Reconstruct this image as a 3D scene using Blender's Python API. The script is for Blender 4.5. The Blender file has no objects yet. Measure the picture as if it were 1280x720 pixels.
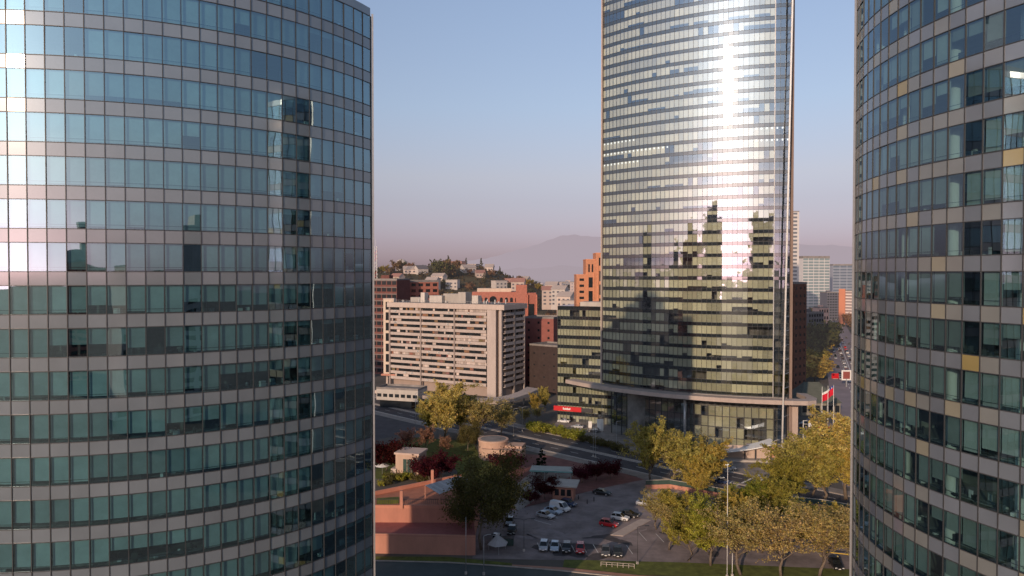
import bpy, bmesh, math, random
from mathutils import Vector, Matrix
R_ = math.radians
sc = bpy.context.scene
COL = sc.collection
rnd = random.Random(7)

# ------------------------------------------------------------------ scale of the place
H = 54.0            # the camera hovers 54 m above the ground
F = 914.0
def G(px, py, z=0.0):
    """ground (or level z) point seen at a place of the photograph"""
    Y = (H - z) * F / (py - 342.0)
    return ((px - 640.0) / F * Y, Y)
def AT(px, Y):
    return (px - 640.0) / F * Y
def ZT(py, Y):
    return H - (py - 342.0) / F * Y

# ------------------------------------------------------------------ materials
def new_mat(name):
    m = bpy.data.materials.new(name); m.use_nodes = True
    nt = m.node_tree
    for n in list(nt.nodes): nt.nodes.remove(n)
    out = nt.nodes.new('ShaderNodeOutputMaterial')
    return m, nt, out
def node(nt, kind, **kw):
    n = nt.nodes.new(kind)
    for k, v in kw.items():
        if hasattr(n, k): setattr(n, k, v)
        else: n.inputs[k].default_value = v
    return n
def schlick(nt, r0):
    L = nt.links.new
    g = nt.nodes.new('ShaderNodeNewGeometry'); d = nt.nodes.new('ShaderNodeVectorMath'); d.operation = 'DOT_PRODUCT'
    L(g.outputs['Incoming'], d.inputs[0]); L(g.outputs['Normal'], d.inputs[1])
    a = nt.nodes.new('ShaderNodeMath'); a.operation = 'ABSOLUTE'; L(d.outputs['Value'], a.inputs[0])
    s = nt.nodes.new('ShaderNodeMath'); s.operation = 'SUBTRACT'; s.inputs[0].default_value = 1; L(a.outputs[0], s.inputs[1]); s.use_clamp = True
    p = nt.nodes.new('ShaderNodeMath'); p.operation = 'POWER'; L(s.outputs[0], p.inputs[0]); p.inputs[1].default_value = 5
    m = nt.nodes.new('ShaderNodeMapRange'); L(p.outputs[0], m.inputs['Value']); m.inputs['To Min'].default_value = r0; m.inputs['To Max'].default_value = 1
    return m.outputs['Result']
HAZE = (0.39, 0.33, 0.365)  # distance haze, mixed into far materials as an emission colour
def mat(name, col, rough=0.7, var=0.15, scale=0.6, spec=0.4, metal=0.0, bump=0.0, haze=0.0, tint=True, streak=0.0, coat=0.0, scale2=None):
    """painted / stone / metal surface: base colour x per-face tint x world-space noise"""
    m, nt, out = new_mat(name); L = nt.links.new
    geo = node(nt, 'ShaderNodeNewGeometry')
    n1 = node(nt, 'ShaderNodeTexNoise'); n1.inputs['Scale'].default_value = scale; n1.inputs['Detail'].default_value = 6; n1.inputs['Roughness'].default_value = 0.65
    mp = node(nt, 'ShaderNodeMapping'); L(geo.outputs['Position'], mp.inputs['Vector'])
    if streak: mp.inputs['Scale'].default_value = (1, 1, streak)
    L(mp.outputs['Vector'], n1.inputs['Vector'])
    mr = node(nt, 'ShaderNodeMapRange'); L(n1.outputs['Fac'], mr.inputs['Value'])
    mr.inputs['From Min'].default_value = 0.3; mr.inputs['From Max'].default_value = 0.7
    mr.inputs['To Min'].default_value = 1 - var; mr.inputs['To Max'].default_value = 1 + var
    hsv = node(nt, 'ShaderNodeMix', data_type='RGBA', blend_type='MULTIPLY'); hsv.inputs['Factor'].default_value = 1
    if tint:
        at = node(nt, 'ShaderNodeAttribute', attribute_name='tint')
        mul = node(nt, 'ShaderNodeMix', data_type='RGBA', blend_type='MULTIPLY'); mul.inputs['Factor'].default_value = 1
        mul.inputs['A'].default_value = (*col, 1); L(at.outputs['Color'], mul.inputs['B'])
        L(mul.outputs['Result'], hsv.inputs['A'])
    else:
        hsv.inputs['A'].default_value = (*col, 1)
    L(mr.outputs['Result'], hsv.inputs['B'])
    p = node(nt, 'ShaderNodeBsdfPrincipled')
    L(hsv.outputs['Result'], p.inputs['Base Color'])
    p.inputs['Roughness'].default_value = rough; p.inputs['Metallic'].default_value = metal
    p.inputs['Specular IOR Level'].default_value = spec
    if coat: p.inputs['Coat Weight'].default_value = coat; p.inputs['Coat Roughness'].default_value = 0.05
    if bump:
        b = node(nt, 'ShaderNodeBump'); b.inputs['Strength'].default_value = bump; b.inputs['Distance'].default_value = 0.1
        L(n1.outputs['Fac'], b.inputs['Height']); L(b.outputs['Normal'], p.inputs['Normal'])
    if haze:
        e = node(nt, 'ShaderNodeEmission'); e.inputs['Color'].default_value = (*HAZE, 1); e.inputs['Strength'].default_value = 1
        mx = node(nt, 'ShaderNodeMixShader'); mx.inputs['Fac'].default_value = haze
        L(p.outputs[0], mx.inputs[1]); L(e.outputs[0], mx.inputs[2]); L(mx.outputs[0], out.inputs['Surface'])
    else:
        L(p.outputs[0], out.inputs['Surface'])
    return m
def glass(name, tint, r0=0.15, rough=0.02, wave=0.02, wscale=0.35, rcol=(0.9, 0.95, 1.0), streak=None):
    """coated window glass: clear tinted pane with a mirror coat that grows towards grazing angles"""
    m, nt, out = new_mat(name); L = nt.links.new
    geo = node(nt, 'ShaderNodeNewGeometry')
    nz = node(nt, 'ShaderNodeTexNoise'); nz.inputs['Scale'].default_value = wscale; nz.inputs['Detail'].default_value = .6
    L(geo.outputs['Position'], nz.inputs['Vector'])
    b = node(nt, 'ShaderNodeBump'); b.inputs['Strength'].default_value = wave; b.inputs['Distance'].default_value = 0.25
    L(nz.outputs['Fac'], b.inputs['Height'])
    tr = node(nt, 'ShaderNodeBsdfTransparent'); tr.inputs['Color'].default_value = (*tint, 1)
    gl = node(nt, 'ShaderNodeBsdfAnisotropic'); gl.inputs['Color'].default_value = (*rcol, 1); gl.inputs['Roughness'].default_value = rough
    L(b.outputs['Normal'], gl.inputs['Normal'])
    refl = gl.outputs[0]
    if streak:      # the panes bow a little up and down: the sun's mirror image smears into a tall streak
        wgt, sr, an = streak
        g2 = node(nt, 'ShaderNodeBsdfAnisotropic'); g2.inputs['Color'].default_value = (*rcol, 1)
        g2.inputs['Roughness'].default_value = sr; g2.inputs['Anisotropy'].default_value = an
        tg = node(nt, 'ShaderNodeTangent', direction_type='RADIAL', axis='Z'); L(tg.outputs[0], g2.inputs['Tangent'])
        ms = node(nt, 'ShaderNodeMixShader'); ms.inputs['Fac'].default_value = wgt
        L(gl.outputs[0], ms.inputs[1]); L(g2.outputs[0], ms.inputs[2]); refl = ms.outputs[0]
    mx = node(nt, 'ShaderNodeMixShader'); L(schlick(nt, r0), mx.inputs['Fac'])
    L(tr.outputs[0], mx.inputs[1]); L(refl, mx.inputs[2]); L(mx.outputs[0], out.inputs['Surface'])
    return m
def coated(name, col, r0=0.1, rough=0.06, var=0.05, rcol=(1, 1, 1)):
    """opaque back-painted glass panel: coloured body under a mirror coat"""
    m, nt, out = new_mat(name); L = nt.links.new
    geo = node(nt, 'ShaderNodeNewGeometry'); nz = node(nt, 'ShaderNodeTexNoise'); nz.inputs['Scale'].default_value = .3; nz.inputs['Detail'].default_value = 5; L(geo.outputs['Position'], nz.inputs['Vector'])
    mr0 = node(nt, 'ShaderNodeMapRange'); L(nz.outputs['Fac'], mr0.inputs['Value']); mr0.inputs['From Min'].default_value = .3; mr0.inputs['From Max'].default_value = .7; mr0.inputs['To Min'].default_value = 1 - var; mr0.inputs['To Max'].default_value = 1 + var
    at = node(nt, 'ShaderNodeAttribute', attribute_name='tint')
    mul = node(nt, 'ShaderNodeMix', data_type='RGBA', blend_type='MULTIPLY'); mul.inputs['Factor'].default_value = 1; mul.inputs['A'].default_value = (*col, 1); L(at.outputs['Color'], mul.inputs['B'])
    m2 = node(nt, 'ShaderNodeMix', data_type='RGBA', blend_type='MULTIPLY'); m2.inputs['Factor'].default_value = 1; L(mul.outputs['Result'], m2.inputs['A']); L(mr0.outputs['Result'], m2.inputs['B'])
    d = node(nt, 'ShaderNodeBsdfDiffuse'); L(m2.outputs['Result'], d.inputs[0])
    g = node(nt, 'ShaderNodeBsdfAnisotropic'); g.inputs['Color'].default_value = (*rcol, 1); g.inputs['Roughness'].default_value = rough
    mx = node(nt, 'ShaderNodeMixShader'); L(schlick(nt, r0), mx.inputs['Fac']); L(d.outputs[0], mx.inputs[1]); L(g.outputs[0], mx.inputs[2]); L(mx.outputs[0], out.inputs['Surface'])
    return m
def leafmat(name, col, haze=0.0, trans=0.4):
    m, nt, out = new_mat(name); L = nt.links.new
    at = node(nt, 'ShaderNodeAttribute', attribute_name='tint')
    oi = node(nt, 'ShaderNodeObjectInfo')
    hs = node(nt, 'ShaderNodeHueSaturation')
    mr = node(nt, 'ShaderNodeMapRange'); L(oi.outputs['Random'], mr.inputs['Value']); mr.inputs['To Min'].default_value = 0.75; mr.inputs['To Max'].default_value = 1.25
    L(mr.outputs['Result'], hs.inputs['Value'])
    mh = node(nt, 'ShaderNodeMapRange'); L(oi.outputs['Random'], mh.inputs['Value']); mh.inputs['To Min'].default_value = 0.515; mh.inputs['To Max'].default_value = 0.485
    L(mh.outputs['Result'], hs.inputs['Hue'])
    mul = node(nt, 'ShaderNodeMix', data_type='RGBA', blend_type='MULTIPLY'); mul.inputs['Factor'].default_value = 1
    mul.inputs['A'].default_value = (*col, 1); L(at.outputs['Color'], mul.inputs['B']); L(mul.outputs['Result'], hs.inputs['Color'])
    d = node(nt, 'ShaderNodeBsdfDiffuse'); t = node(nt, 'ShaderNodeBsdfTranslucent')
    L(hs.outputs[0], d.inputs[0]); L(hs.outputs[0], t.inputs[0])
    mx = node(nt, 'ShaderNodeMixShader'); mx.inputs['Fac'].default_value = trans
    L(d.outputs[0], mx.inputs[1]); L(t.outputs[0], mx.inputs[2]); res = mx.outputs[0]
    if haze:  # far leaves get the haze colour as a faint glow
        e = node(nt, 'ShaderNodeEmission'); e.inputs['Color'].default_value = (*HAZE, 1)
        m2 = node(nt, 'ShaderNodeMixShader'); m2.inputs['Fac'].default_value = haze
        L(res, m2.inputs[1]); L(e.outputs[0], m2.inputs[2]); res = m2.outputs[0]
    L(res, out.inputs['Surface'])
    return m
def emis(name, col, s):
    m, nt, out = new_mat(name)
    e = node(nt, 'ShaderNodeEmission'); e.inputs['Color'].default_value = (*col, 1); e.inputs['Strength'].default_value = s
    nt.links.new(e.outputs[0], out.inputs['Surface']); return m

# ------------------------------------------------------------------ mesh builder
class MB:
    def __init__(s): s.v = []; s.f = []; s.c = []; s.m = []
    def face(s, pts, tint=(1, 1, 1), mi=0):
        b = len(s.v); s.v.extend([tuple(p) for p in pts]); s.f.append(tuple(range(b, b + len(pts)))); s.c.append(tint); s.m.append(mi)
    def box(s, c, d, rz=0.0, tint=(1, 1, 1), mi=0, skip=''):
        cx, cy, cz = c; hx, hy, hz = d[0] / 2, d[1] / 2, d[2] / 2
        ca, sa = math.cos(rz), math.sin(rz)
        P = []
        for z in (-hz, hz):
            for x, y in ((-hx, -hy), (hx, -hy), (hx, hy), (-hx, hy)):
                P.append((cx + x * ca - y * sa, cy + x * sa + y * ca, cz + z))
        b = len(s.v); s.v.extend(P)
        for k, q in (('b', (3, 2, 1, 0)), ('t', (4, 5, 6, 7)), ('f', (0, 1, 5, 4)), ('r', (1, 2, 6, 5)), ('k', (2, 3, 7, 6)), ('l', (3, 0, 4, 7))):
            if k in skip: continue
            s.f.append(tuple(b + i for i in q)); s.c.append(tint); s.m.append(mi)
    def prism(s, poly, z0, z1, tint=(1, 1, 1), mi=0, top=True, bot=True, side=True):
        n = len(poly); b = len(s.v)
        s.v.extend([(x, y, z0) for x, y in poly]); s.v.extend([(x, y, z1) for x, y in poly])
        def add(f): s.f.append(tuple(f)); s.c.append(tint); s.m.append(mi)
        if side:
            for i in range(n): add((b + i, b + (i + 1) % n, b + n + (i + 1) % n, b + n + i))
        if top: add(range(b + n, b + 2 * n))
        if bot: add(range(b + n - 1, b - 1, -1))
    def tube(s, pts, rad, n=6, tint=(1, 1, 1), mi=0, cap=True):
        rings = []
        for i, p in enumerate(pts):
            p = Vector(p)
            a = Vector(pts[max(0, i - 1)]); c = Vector(pts[min(len(pts) - 1, i + 1)])
            d = (c - a); d = d.normalized() if d.length > 1e-6 else Vector((0, 0, 1))
            u = d.cross(Vector((0, 0, 1)) if abs(d.z) < 0.95 else Vector((1, 0, 0))).normalized(); w = d.cross(u)
            r = rad[i] if isinstance(rad, (list, tuple)) else rad
            b = len(s.v); rings.append(b)
            for k in range(n):
                t = 2 * math.pi * k / n
                s.v.append(tuple(p + u * (r * math.cos(t)) + w * (r * math.sin(t))))
        for i in range(len(rings) - 1):
            for k in range(n):
                a, b = rings[i] + k, rings[i] + (k + 1) % n; c, d = rings[i + 1] + (k + 1) % n, rings[i + 1] + k
                s.f.append((a, b, c, d)); s.c.append(tint); s.m.append(mi)
        if cap:
            s.f.append(tuple(rings[-1] + k for k in range(n))); s.c.append(tint); s.m.append(mi)
            s.f.append(tuple(rings[0] + k for k in range(n - 1, -1, -1))); s.c.append(tint); s.m.append(mi)
    def cyl(s, c, r, z0, z1, n=24, tint=(1, 1, 1), mi=0, r2=None):
        s.tube([(c[0], c[1], z0), (c[0], c[1], z1)], [r, r if r2 is None else r2], n, tint, mi)
    def mesh(s, name, mats, off=(0, 0, 0), smooth=False):
        me = bpy.data.meshes.new(name)
        ox, oy, oz = off
        me.from_pydata([(x - ox, y - oy, z - oz) for x, y, z in s.v], [], s.f)
        at = me.attributes.new('tint', 'FLOAT_COLOR', 'FACE')
        flat = []
        for c in s.c: flat.extend((c[0], c[1], c[2], 1.0))
        at.data.foreach_set('color', flat)
        if not isinstance(mats, (list, tuple)): mats = [mats]
        for m in mats: me.materials.append(m)
        if len(mats) > 1: me.polygons.foreach_set('material_index', s.m)
        if smooth: me.polygons.foreach_set('use_smooth', [True] * len(me.polygons))
        me.update()
        return me
    def build(s, name, mats, parent=None, smooth=False, recentre=None):
        off = (0, 0, 0)
        top = parent is None if recentre is None else recentre
        if top and s.v:
            xs = [p[0] for p in s.v]; ys = [p[1] for p in s.v]; zs = [p[2] for p in s.v]
            off = ((min(xs) + max(xs)) / 2, (min(ys) + max(ys)) / 2, min(zs))
        o = bpy.data.objects.new(name, s.mesh(name, mats, off, smooth)); COL.objects.link(o)
        o.location = off
        if parent: o.parent = parent
        return o
def tag(o, label=None, cat=None, group=None, kind=None):
    if label: o['label'] = label
    if cat: o['category'] = cat
    if group: o['group'] = group
    if kind: o['kind'] = kind
    return o
def thing(name, label, cat, loc=(0, 0, 0), rz=0.0, group=None):
    o = bpy.data.objects.new(name, None); COL.objects.link(o)
    o.empty_display_size = 0.5
    o.location = loc; o.rotation_euler = (0, 0, rz)
    return tag(o, label, cat, group)
def base_at(root, loc):
    """move a root built at the origin to its base without moving its parts"""
    root.location = loc
    for ch in root.children:
        ch.location = Vector(ch.location) - Vector(loc)
def copy_tree(o, parent=None):
    c = o.copy(); COL.objects.link(c)
    if parent is not None: c.parent = parent
    for ch in list(o.children): copy_tree(ch, c)
    return c
def V(a, b=None, r=rnd):      # a random grey tint
    k = r.uniform(a, b); return (k, k, k)

# ------------------------------------------------------------------ shared materials
M = {}
M['frame'] = mat('dark_anodised_frame', (0.045, 0.047, 0.05), 0.45, 0.1)
M['spandrel'] = coated('grey_spandrel_glass', (0.155, 0.185, 0.212), .17, .1, .1)
M['spandrel2'] = coated('mixed_spandrel_glass', (0.15, 0.172, 0.198), .14, .1, .1)
M['blind'] = mat('roller_blind', (0.53, 0.54, 0.53), 0.9, 0.18, 0.5)
M['blind_y'] = mat('cream_roller_blind', (0.76, 0.75, 0.55), 0.9, 0.06, 0.3)
M['slab'] = mat('floor_slab', (0.32, 0.31, 0.3), 0.9, 0.1)
M['core'] = mat('core_wall', (0.16, 0.16, 0.155), 0.9, 0.4, 0.25)
M['white_col'] = mat('white_interior_column', (0.75, 0.74, 0.72), 0.7, 0.05)
M['furn'] = mat('office_furniture', (0.3, 0.3, 0.3), 0.7, 0.2, 2)
M['glass_t'] = glass('teal_coated_glass', (0.41, 0.645, 0.685), 0.34, 0.012, 0.035, 0.4, rcol=(.64, .88, 1.0))
M['glass_r'] = glass('grey_green_coated_glass', (0.45, 0.62, 0.62), 0.24, 0.012, 0.03, 0.35, rcol=(.68, .86, 1.0))
M['glass_c'] = glass('silver_coated_glass', (0.96, 0.98, 0.94), 0.37, 0.028, 0.06, 0.5, rcol=(.76, .87, .97), streak=(0.045, 0.12, 0.0))
M['dark_glass'] = glass('dark_green_glass', (0.35, 0.45, 0.4), 0.1, 0.02, 0.01, 0.5)
M['span_dark'] = coated('dark_glass_spandrel', (0.02, 0.026, 0.03), .22, .04)
M['conc'] = mat('pale_concrete', (0.46, 0.42, 0.38), 0.85, 0.12, 0.5, streak=0.25, bump=0.1)
M['conc_pink'] = mat('pinkish_concrete', (0.50, 0.41, 0.36), 0.85, 0.1, 0.6, streak=0.3, bump=0.1)
M['white'] = mat('white_paint', (0.78, 0.77, 0.74), 0.5, 0.05)
M['apt'] = mat('beige_render', (0.46, 0.388, 0.352), 0.9, 0.1, 0.35, streak=0.3, bump=0.05)
M['terracotta'] = mat('terracotta_render', (0.50, 0.235, 0.17), 0.85, 0.14, 0.4, streak=0.4, bump=0.08)
M['terrace'] = mat('terracotta_tiles', (0.30, 0.10, 0.09), 0.8, 0.15, 0.8)
M['brick'] = mat('red_brick', (0.40, 0.155, 0.115), 0.9, 0.18, 1.2, bump=0.1)
M['orange'] = mat('orange_brick', (0.52, 0.235, 0.135), 0.9, 0.12, 0.8, bump=0.1)
M['darkwin'] = mat('dark_window', (0.022, 0.026, 0.03), 0.08, 0.3, 0.3, spec=0.7)
M['roofgrey'] = mat('grey_roof_felt', (0.22, 0.2, 0.19), 0.95, 0.25, 0.3)
M['metal'] = mat('galvanised_metal', (0.42, 0.42, 0.42), 0.45, 0.1, 2, metal=0.5)
M['darkmetal'] = mat('dark_metal', (0.04, 0.04, 0.045), 0.5, 0.1, 2)
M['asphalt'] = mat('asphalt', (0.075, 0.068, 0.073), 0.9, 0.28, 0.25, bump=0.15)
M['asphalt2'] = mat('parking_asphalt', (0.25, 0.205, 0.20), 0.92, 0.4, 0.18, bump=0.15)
M['paver'] = mat('reddish_paving', (0.20, 0.085, 0.075), 0.85, 0.3, 0.5, bump=0.1)
M['pave'] = mat('pale_paving', (0.27, 0.235, 0.21), 0.85, 0.25, 0.4, bump=0.1)
M['kerb'] = mat('kerb_stone', (0.38, 0.33, 0.29), 0.85, 0.2, 1.0)
M['paint'] = mat('road_paint', (0.72, 0.70, 0.66), 0.7, 0.25, 1.5)
M['yellow'] = mat('yellow_paint', (0.62, 0.42, 0.06), 0.6, 0.15, 1.5)
M['lawn'] = mat('lawn', (0.11, 0.125, 0.025), 0.95, 0.4, 0.6, bump=0.4)
M['ground'] = mat('city_ground', (0.115, 0.10, 0.085), 0.95, 0.35, 0.05)
def haze_ground(m):  # paints haze on the ground as emission that grows with distance
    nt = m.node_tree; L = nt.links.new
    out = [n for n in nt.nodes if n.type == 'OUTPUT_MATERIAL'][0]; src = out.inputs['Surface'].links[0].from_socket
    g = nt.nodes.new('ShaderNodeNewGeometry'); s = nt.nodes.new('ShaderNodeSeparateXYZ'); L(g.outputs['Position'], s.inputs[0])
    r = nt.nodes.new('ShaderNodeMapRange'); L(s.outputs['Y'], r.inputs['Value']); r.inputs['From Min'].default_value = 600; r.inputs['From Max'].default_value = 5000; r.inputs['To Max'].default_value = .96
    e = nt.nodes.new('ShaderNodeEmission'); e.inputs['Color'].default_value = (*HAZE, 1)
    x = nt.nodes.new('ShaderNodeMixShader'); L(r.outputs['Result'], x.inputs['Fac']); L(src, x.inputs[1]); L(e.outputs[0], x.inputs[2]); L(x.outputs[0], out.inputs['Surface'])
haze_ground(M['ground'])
M['bark'] = mat('bark', (0.16, 0.125, 0.095), 0.95, 0.25, 3, bump=0.2)
M['red'] = mat('red_sign', (0.55, 0.012, 0.02), 0.45, 0.05)
M['rubber'] = mat('rubber', (0.02, 0.02, 0.02), 0.8, 0.1)
M['rim'] = mat('wheel_rim', (0.5, 0.5, 0.52), 0.35, 0.05, metal=0.7)
M['carglass'] = mat('car_glass', (0.015, 0.018, 0.02), 0.05, 0.1, spec=0.8)
M['lamp_w'] = mat('headlamp', (0.8, 0.8, 0.78), 0.15, 0.02, spec=0.8)
M['lamp_r'] = mat('tail_lamp', (0.35, 0.01, 0.01), 0.2, 0.02, spec=0.8)
M['green'] = mat('green_glass_fence', (0.05, 0.085, 0.075), 0.2, 0.15, spec=0.6)
M['canvas'] = mat('grey_canvas', (0.42, 0.41, 0.42), 0.8, 0.12, 1.0)
SKY_STRENGTH = 0.10
# ================================================================== curtain-wall towers
def arc(c, r, a0, a1, n):
    return [(c[0] + r * math.cos(R_(a0 + (a1 - a0) * i / n)), c[1] + r * math.sin(R_(a0 + (a1 - a0) * i / n))) for i in range(n + 1)]
def edge_frame(p, q):
    dx, dy = q[0] - p[0], q[1] - p[1]; w = math.hypot(dx, dy)
    return ((p[0] + q[0]) / 2, (p[1] + q[1]) / 2), math.atan2(dy, dx), w, (dy / w, -dx / w)
def on_screen(x, y, z):
    if y < 5: return None
    px = 640 + F * x / y; py = 342 - F * (z - H) / y
    return (px, py) if -10 < px < 1290 and -10 < py < 730 else None

def curtain(root, pts, heads, wh, cfg, rs):
    """windows, blinds, spandrel bands, frame and interior behind one facade line pts (left to right seen from outside)"""
    n = len(pts) - 1; nf = len(heads)
    floor_h = heads[1] - heads[0]
    E = [edge_frame(pts[i], pts[i + 1]) for i in range(n)]
    w0 = E[0][2]
    # which panes show largest in the photograph
    seen = []
    for k, zh in enumerate(heads):
        for i in range(n):
            (cx, cy), a, w, nn = E[i]
            s = on_screen(cx, cy, zh - wh / 2)
            if not s: continue
            d2 = cx * cx + cy * cy
            face = -(cx * nn[0] + cy * nn[1]) / math.sqrt(d2)
            if face > 0.05: seen.append((face * w * wh / d2, k, i))
    seen.sort(reverse=True)
    chosen = {(k, i) for _, k, i in seen[:100]}
    # blinds: how far each is drawn down, decided in runs of neighbouring panes
    drop = {}; tone = {}
    for k in range(nf):
        i = 0
        while i < n:
            run = rs.choice(cfg['runs'])
            b, tn = cfg['blind'](k, i, rs)
            for j in range(i, min(n, i + run)):
                jit = rs.uniform(-0.015, 0.015)
                drop[(k, j)] = max(0, min(1, b + jit)) if rs.random() > cfg.get('odd', 0.12) else cfg['blind'](k, j, rs)[0]
                t = tn * rs.uniform(0.93, 1.07); tone[(k, j)] = t
            i += run
    # shared meshes
    pm = MB(); pm.face([(-w0 / 2 + .02, 0, 0.02), (w0 / 2 - .02, 0, 0.02), (w0 / 2 - .02, 0, wh - 0.02), (-w0 / 2 + .02, 0, wh - 0.02)])
    pane = pm.mesh('window', cfg['glass'])
    bl = []
    for t in cfg['tones']:
        b = MB(); b.face([(-w0 / 2 + cfg['gap'], 0, 0), (w0 / 2 - cfg['gap'], 0, 0), (w0 / 2 - cfg['gap'], 0, 1), (-w0 / 2 + cfg['gap'], 0, 1)], (t, t, t))
        bl.append(b.mesh('blind', cfg['blindmat']))
    rest = MB(); restb = MB(); furn = MB()
    inset = 0.22
    for k, zh in enumerate(heads):
        zs = zh - wh
        for i in range(n):
            (cx, cy), a, w, nn = E[i]
            jz, jx = rs.gauss(0, cfg['jit']), rs.gauss(0, cfg['jit'] * 1.6)
            f = drop[(k, i)]; t = tone[(k, i)]
            if cfg.get('nowin') and cfg['nowin'](i): f = 0
            if (k, i) in chosen:
                o = bpy.data.objects.new('window', pane); COL.objects.link(o); o.parent = root
                o.location = (cx, cy, zs); o.rotation_euler = (jx, 0, a + jz)
                if f > 0.03:
                    c = min(range(len(cfg['tones'])), key=lambda q: abs(cfg['tones'][q] - t))
                    b = bpy.data.objects.new('blind', bl[c]); COL.objects.link(b); b.parent = o
                    b.location = (0, inset, wh * (1 - f)); b.scale = (1, 1, wh * f)
            else:
                mz = Matrix.Translation((cx, cy, zs)) @ Matrix.Rotation(a + jz, 4, 'Z') @ Matrix.Rotation(jx, 4, 'X')
                rest.face([mz @ Vector(p) for p in ((-w / 2 + .02, 0, 0.02), (w / 2 - .02, 0, 0.02), (w / 2 - .02, 0, wh - 0.02), (-w / 2 + .02, 0, wh - 0.02))])
                if f > 0.03:
                    mb = Matrix.Translation((cx, cy, zs)) @ Matrix.Rotation(a, 4, 'Z')
                    g = cfg['gap']
                    restb.face([mb @ Vector(p) for p in ((-w / 2 + g, inset, wh * (1 - f)), (w / 2 - g, inset, wh * (1 - f)), (w / 2 - g, inset, wh), (-w / 2 + g, inset, wh))], (t, t, t))
            # things standing on the desks behind the sill
            if cfg['clutter'] and f < 0.96 and on_screen(cx, cy, zs):
                mb = Matrix.Translation((cx, cy, zs)) @ Matrix.Rotation(a, 4, 'Z')
                for _ in range(rs.choice((0, 1, 2, 3) if f > 0.5 else (2, 3, 4))):
                    p = mb @ Vector((rs.uniform(-w * .45, w * .45), rs.uniform(0.5, 2.4), 0))
                    hh = rs.choice((0.15, 0.25, 0.45, 0.6)) * rs.uniform(0.7, 1.2); ww = rs.uniform(0.15, 0.6)
                    furn.box((p.x, p.y, zs - 0.1 + hh / 2), (ww, rs.uniform(0.05, 0.4), hh), a + rs.uniform(-.5, .5), V(*rs.choice(((0.05, 0.3), (0.05, 0.2), (1.2, 2.3))), rs))
                p = mb @ Vector((0, 1.4, 0)); furn.box((p.x, p.y, zs - 0.08), (w * 0.9, 0.8, 0.04), a, V(0.4, 1.3, rs))
    ro = rest.build('window', cfg['glass'], root); ro['kind'] = 'stuff'; ro['label'] = 'remaining panes of the curtain wall'
    bo = restb.build('blind', cfg['blindmat'], ro); bo['kind'] = 'stuff'
    if furn.f: fo = furn.build('office_furniture', M['furn'], root); fo['kind'] = 'stuff'
    # spandrel bands, one per floor
    for k, zh in enumerate(heads):
        b = MB(); zs = zh - wh; zb = zs - (floor_h - wh)
        for i in range(n):
            (cx, cy), a, w, nn = E[i]
            mz = Matrix.Translation((cx, cy, zb)) @ Matrix.Rotation(a + rs.gauss(0, .0025), 4, 'Z') @ Matrix.Rotation(rs.gauss(0, .004), 4, 'X')
            hh = floor_h - wh
            b.face([mz @ Vector(p) for p in ((-w / 2, 0, 0), (w / 2, 0, 0), (w / 2, 0, hh), (-w / 2, 0, hh))], cfg['span_tint'](k, i, rs))
        b.build('spandrel_band', cfg['span'], root)
    # frame: mullions full height, transoms at every head and sill, a guard rail inside
    fr = MB(); z0 = heads[0] - floor_h; z1 = heads[-1]
    for i in range(n + 1):
        j = min(i, n - 1); a = E[j][1] if i in (0, n) else (E[i - 1][1] + E[i][1]) / 2
        fr.box((pts[i][0], pts[i][1], (z0 + z1) / 2), (cfg['mull'], 0.12, z1 - z0), a)
    for k, zh in enumerate(heads):
        for i in range(n):
            (cx, cy), a, w, nn = E[i]
            for z in (zh, zh - wh):
                fr.box((cx, cy, z), (w - cfg['mull'] - 0.004, 0.09, cfg['mull']), a, skip='lr')
            if cfg['rail']:
                fr.box((cx - nn[0] * .12, cy - nn[1] * .12, zh - wh + 0.36), (w - .05, 0.03, 0.03), a, skip='lr')
    fr.build('window_frame', cfg['frame'], root)

def lens_poly(front, back):
    return list(front) + list(back[1:-1])
def inset_poly(poly, d):
    n = len(poly); cx = sum(p[0] for p in poly) / n; cy = sum(p[1] for p in poly) / n
    out = []
    for i in range(n):
        p, q, r = poly[i - 1], poly[i], poly[(i + 1) % n]
        a = Vector((q[0] - p[0], q[1] - p[1])).normalized(); b = Vector((r[0] - q[0], r[1] - q[1])).normalized()
        na = Vector((-a.y, a.x)); nb = Vector((-b.y, b.x)); nn = (na + nb)
        nn = nn.normalized() if nn.length > 1e-4 else na
        dd = d / max(0.35, nn.dot(na))
        out.append((q[0] + nn.x * dd, q[1] + nn.y * dd))
    return out
def back_wall(root, pts, heads, wh, span, glassy, fh):
    """the far side of a tower: bands of opaque dark glass and spandrels in one plain mesh"""
    b = MB()
    for k, zh in enumerate(heads):
        for i in range(len(pts) - 1):
            p, q = pts[i], pts[i + 1]
            for z0, z1, mi in ((zh - fh, zh - wh, 0), (zh - wh, zh, 1)):
                b.face([(p[0], p[1], z0), (q[0], q[1], z0), (q[0], q[1], z1), (p[0], p[1], z1)], V(0.8, 1.1), mi)
    b.build('rear_facade', [span, glassy], root)
def interior(root, poly, heads, wh, fh, core_scale, slabname='floor_slab'):
    ip = inset_poly(poly, 0.35)
    for zh in heads:
        b = MB(); b.prism(ip, zh - fh + 0.06, zh - fh + 0.5); b.build(slabname, M['slab'], root)
    n = len(poly); cx = sum(p[0] for p in poly) / n; cy = sum(p[1] for p in poly) / n
    cp = inset_poly(poly, core_scale)
    b = MB()
    for k, zh in enumerate(heads):
        for i in range(len(cp)):
            p, q = cp[i], cp[(i + 1) % len(cp)]
            if (p[0]-q[0])**2 + (p[1]-q[1])**2 > 36: continue
            b.face([(p[0], p[1], zh - fh), (q[0], q[1], zh - fh), (q[0], q[1], zh), (p[0], p[1], zh)], V(0.35, 1.6))
    b.build('core_wall', M['core'], root)

FH, WH = 3.5, 2.37
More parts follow.
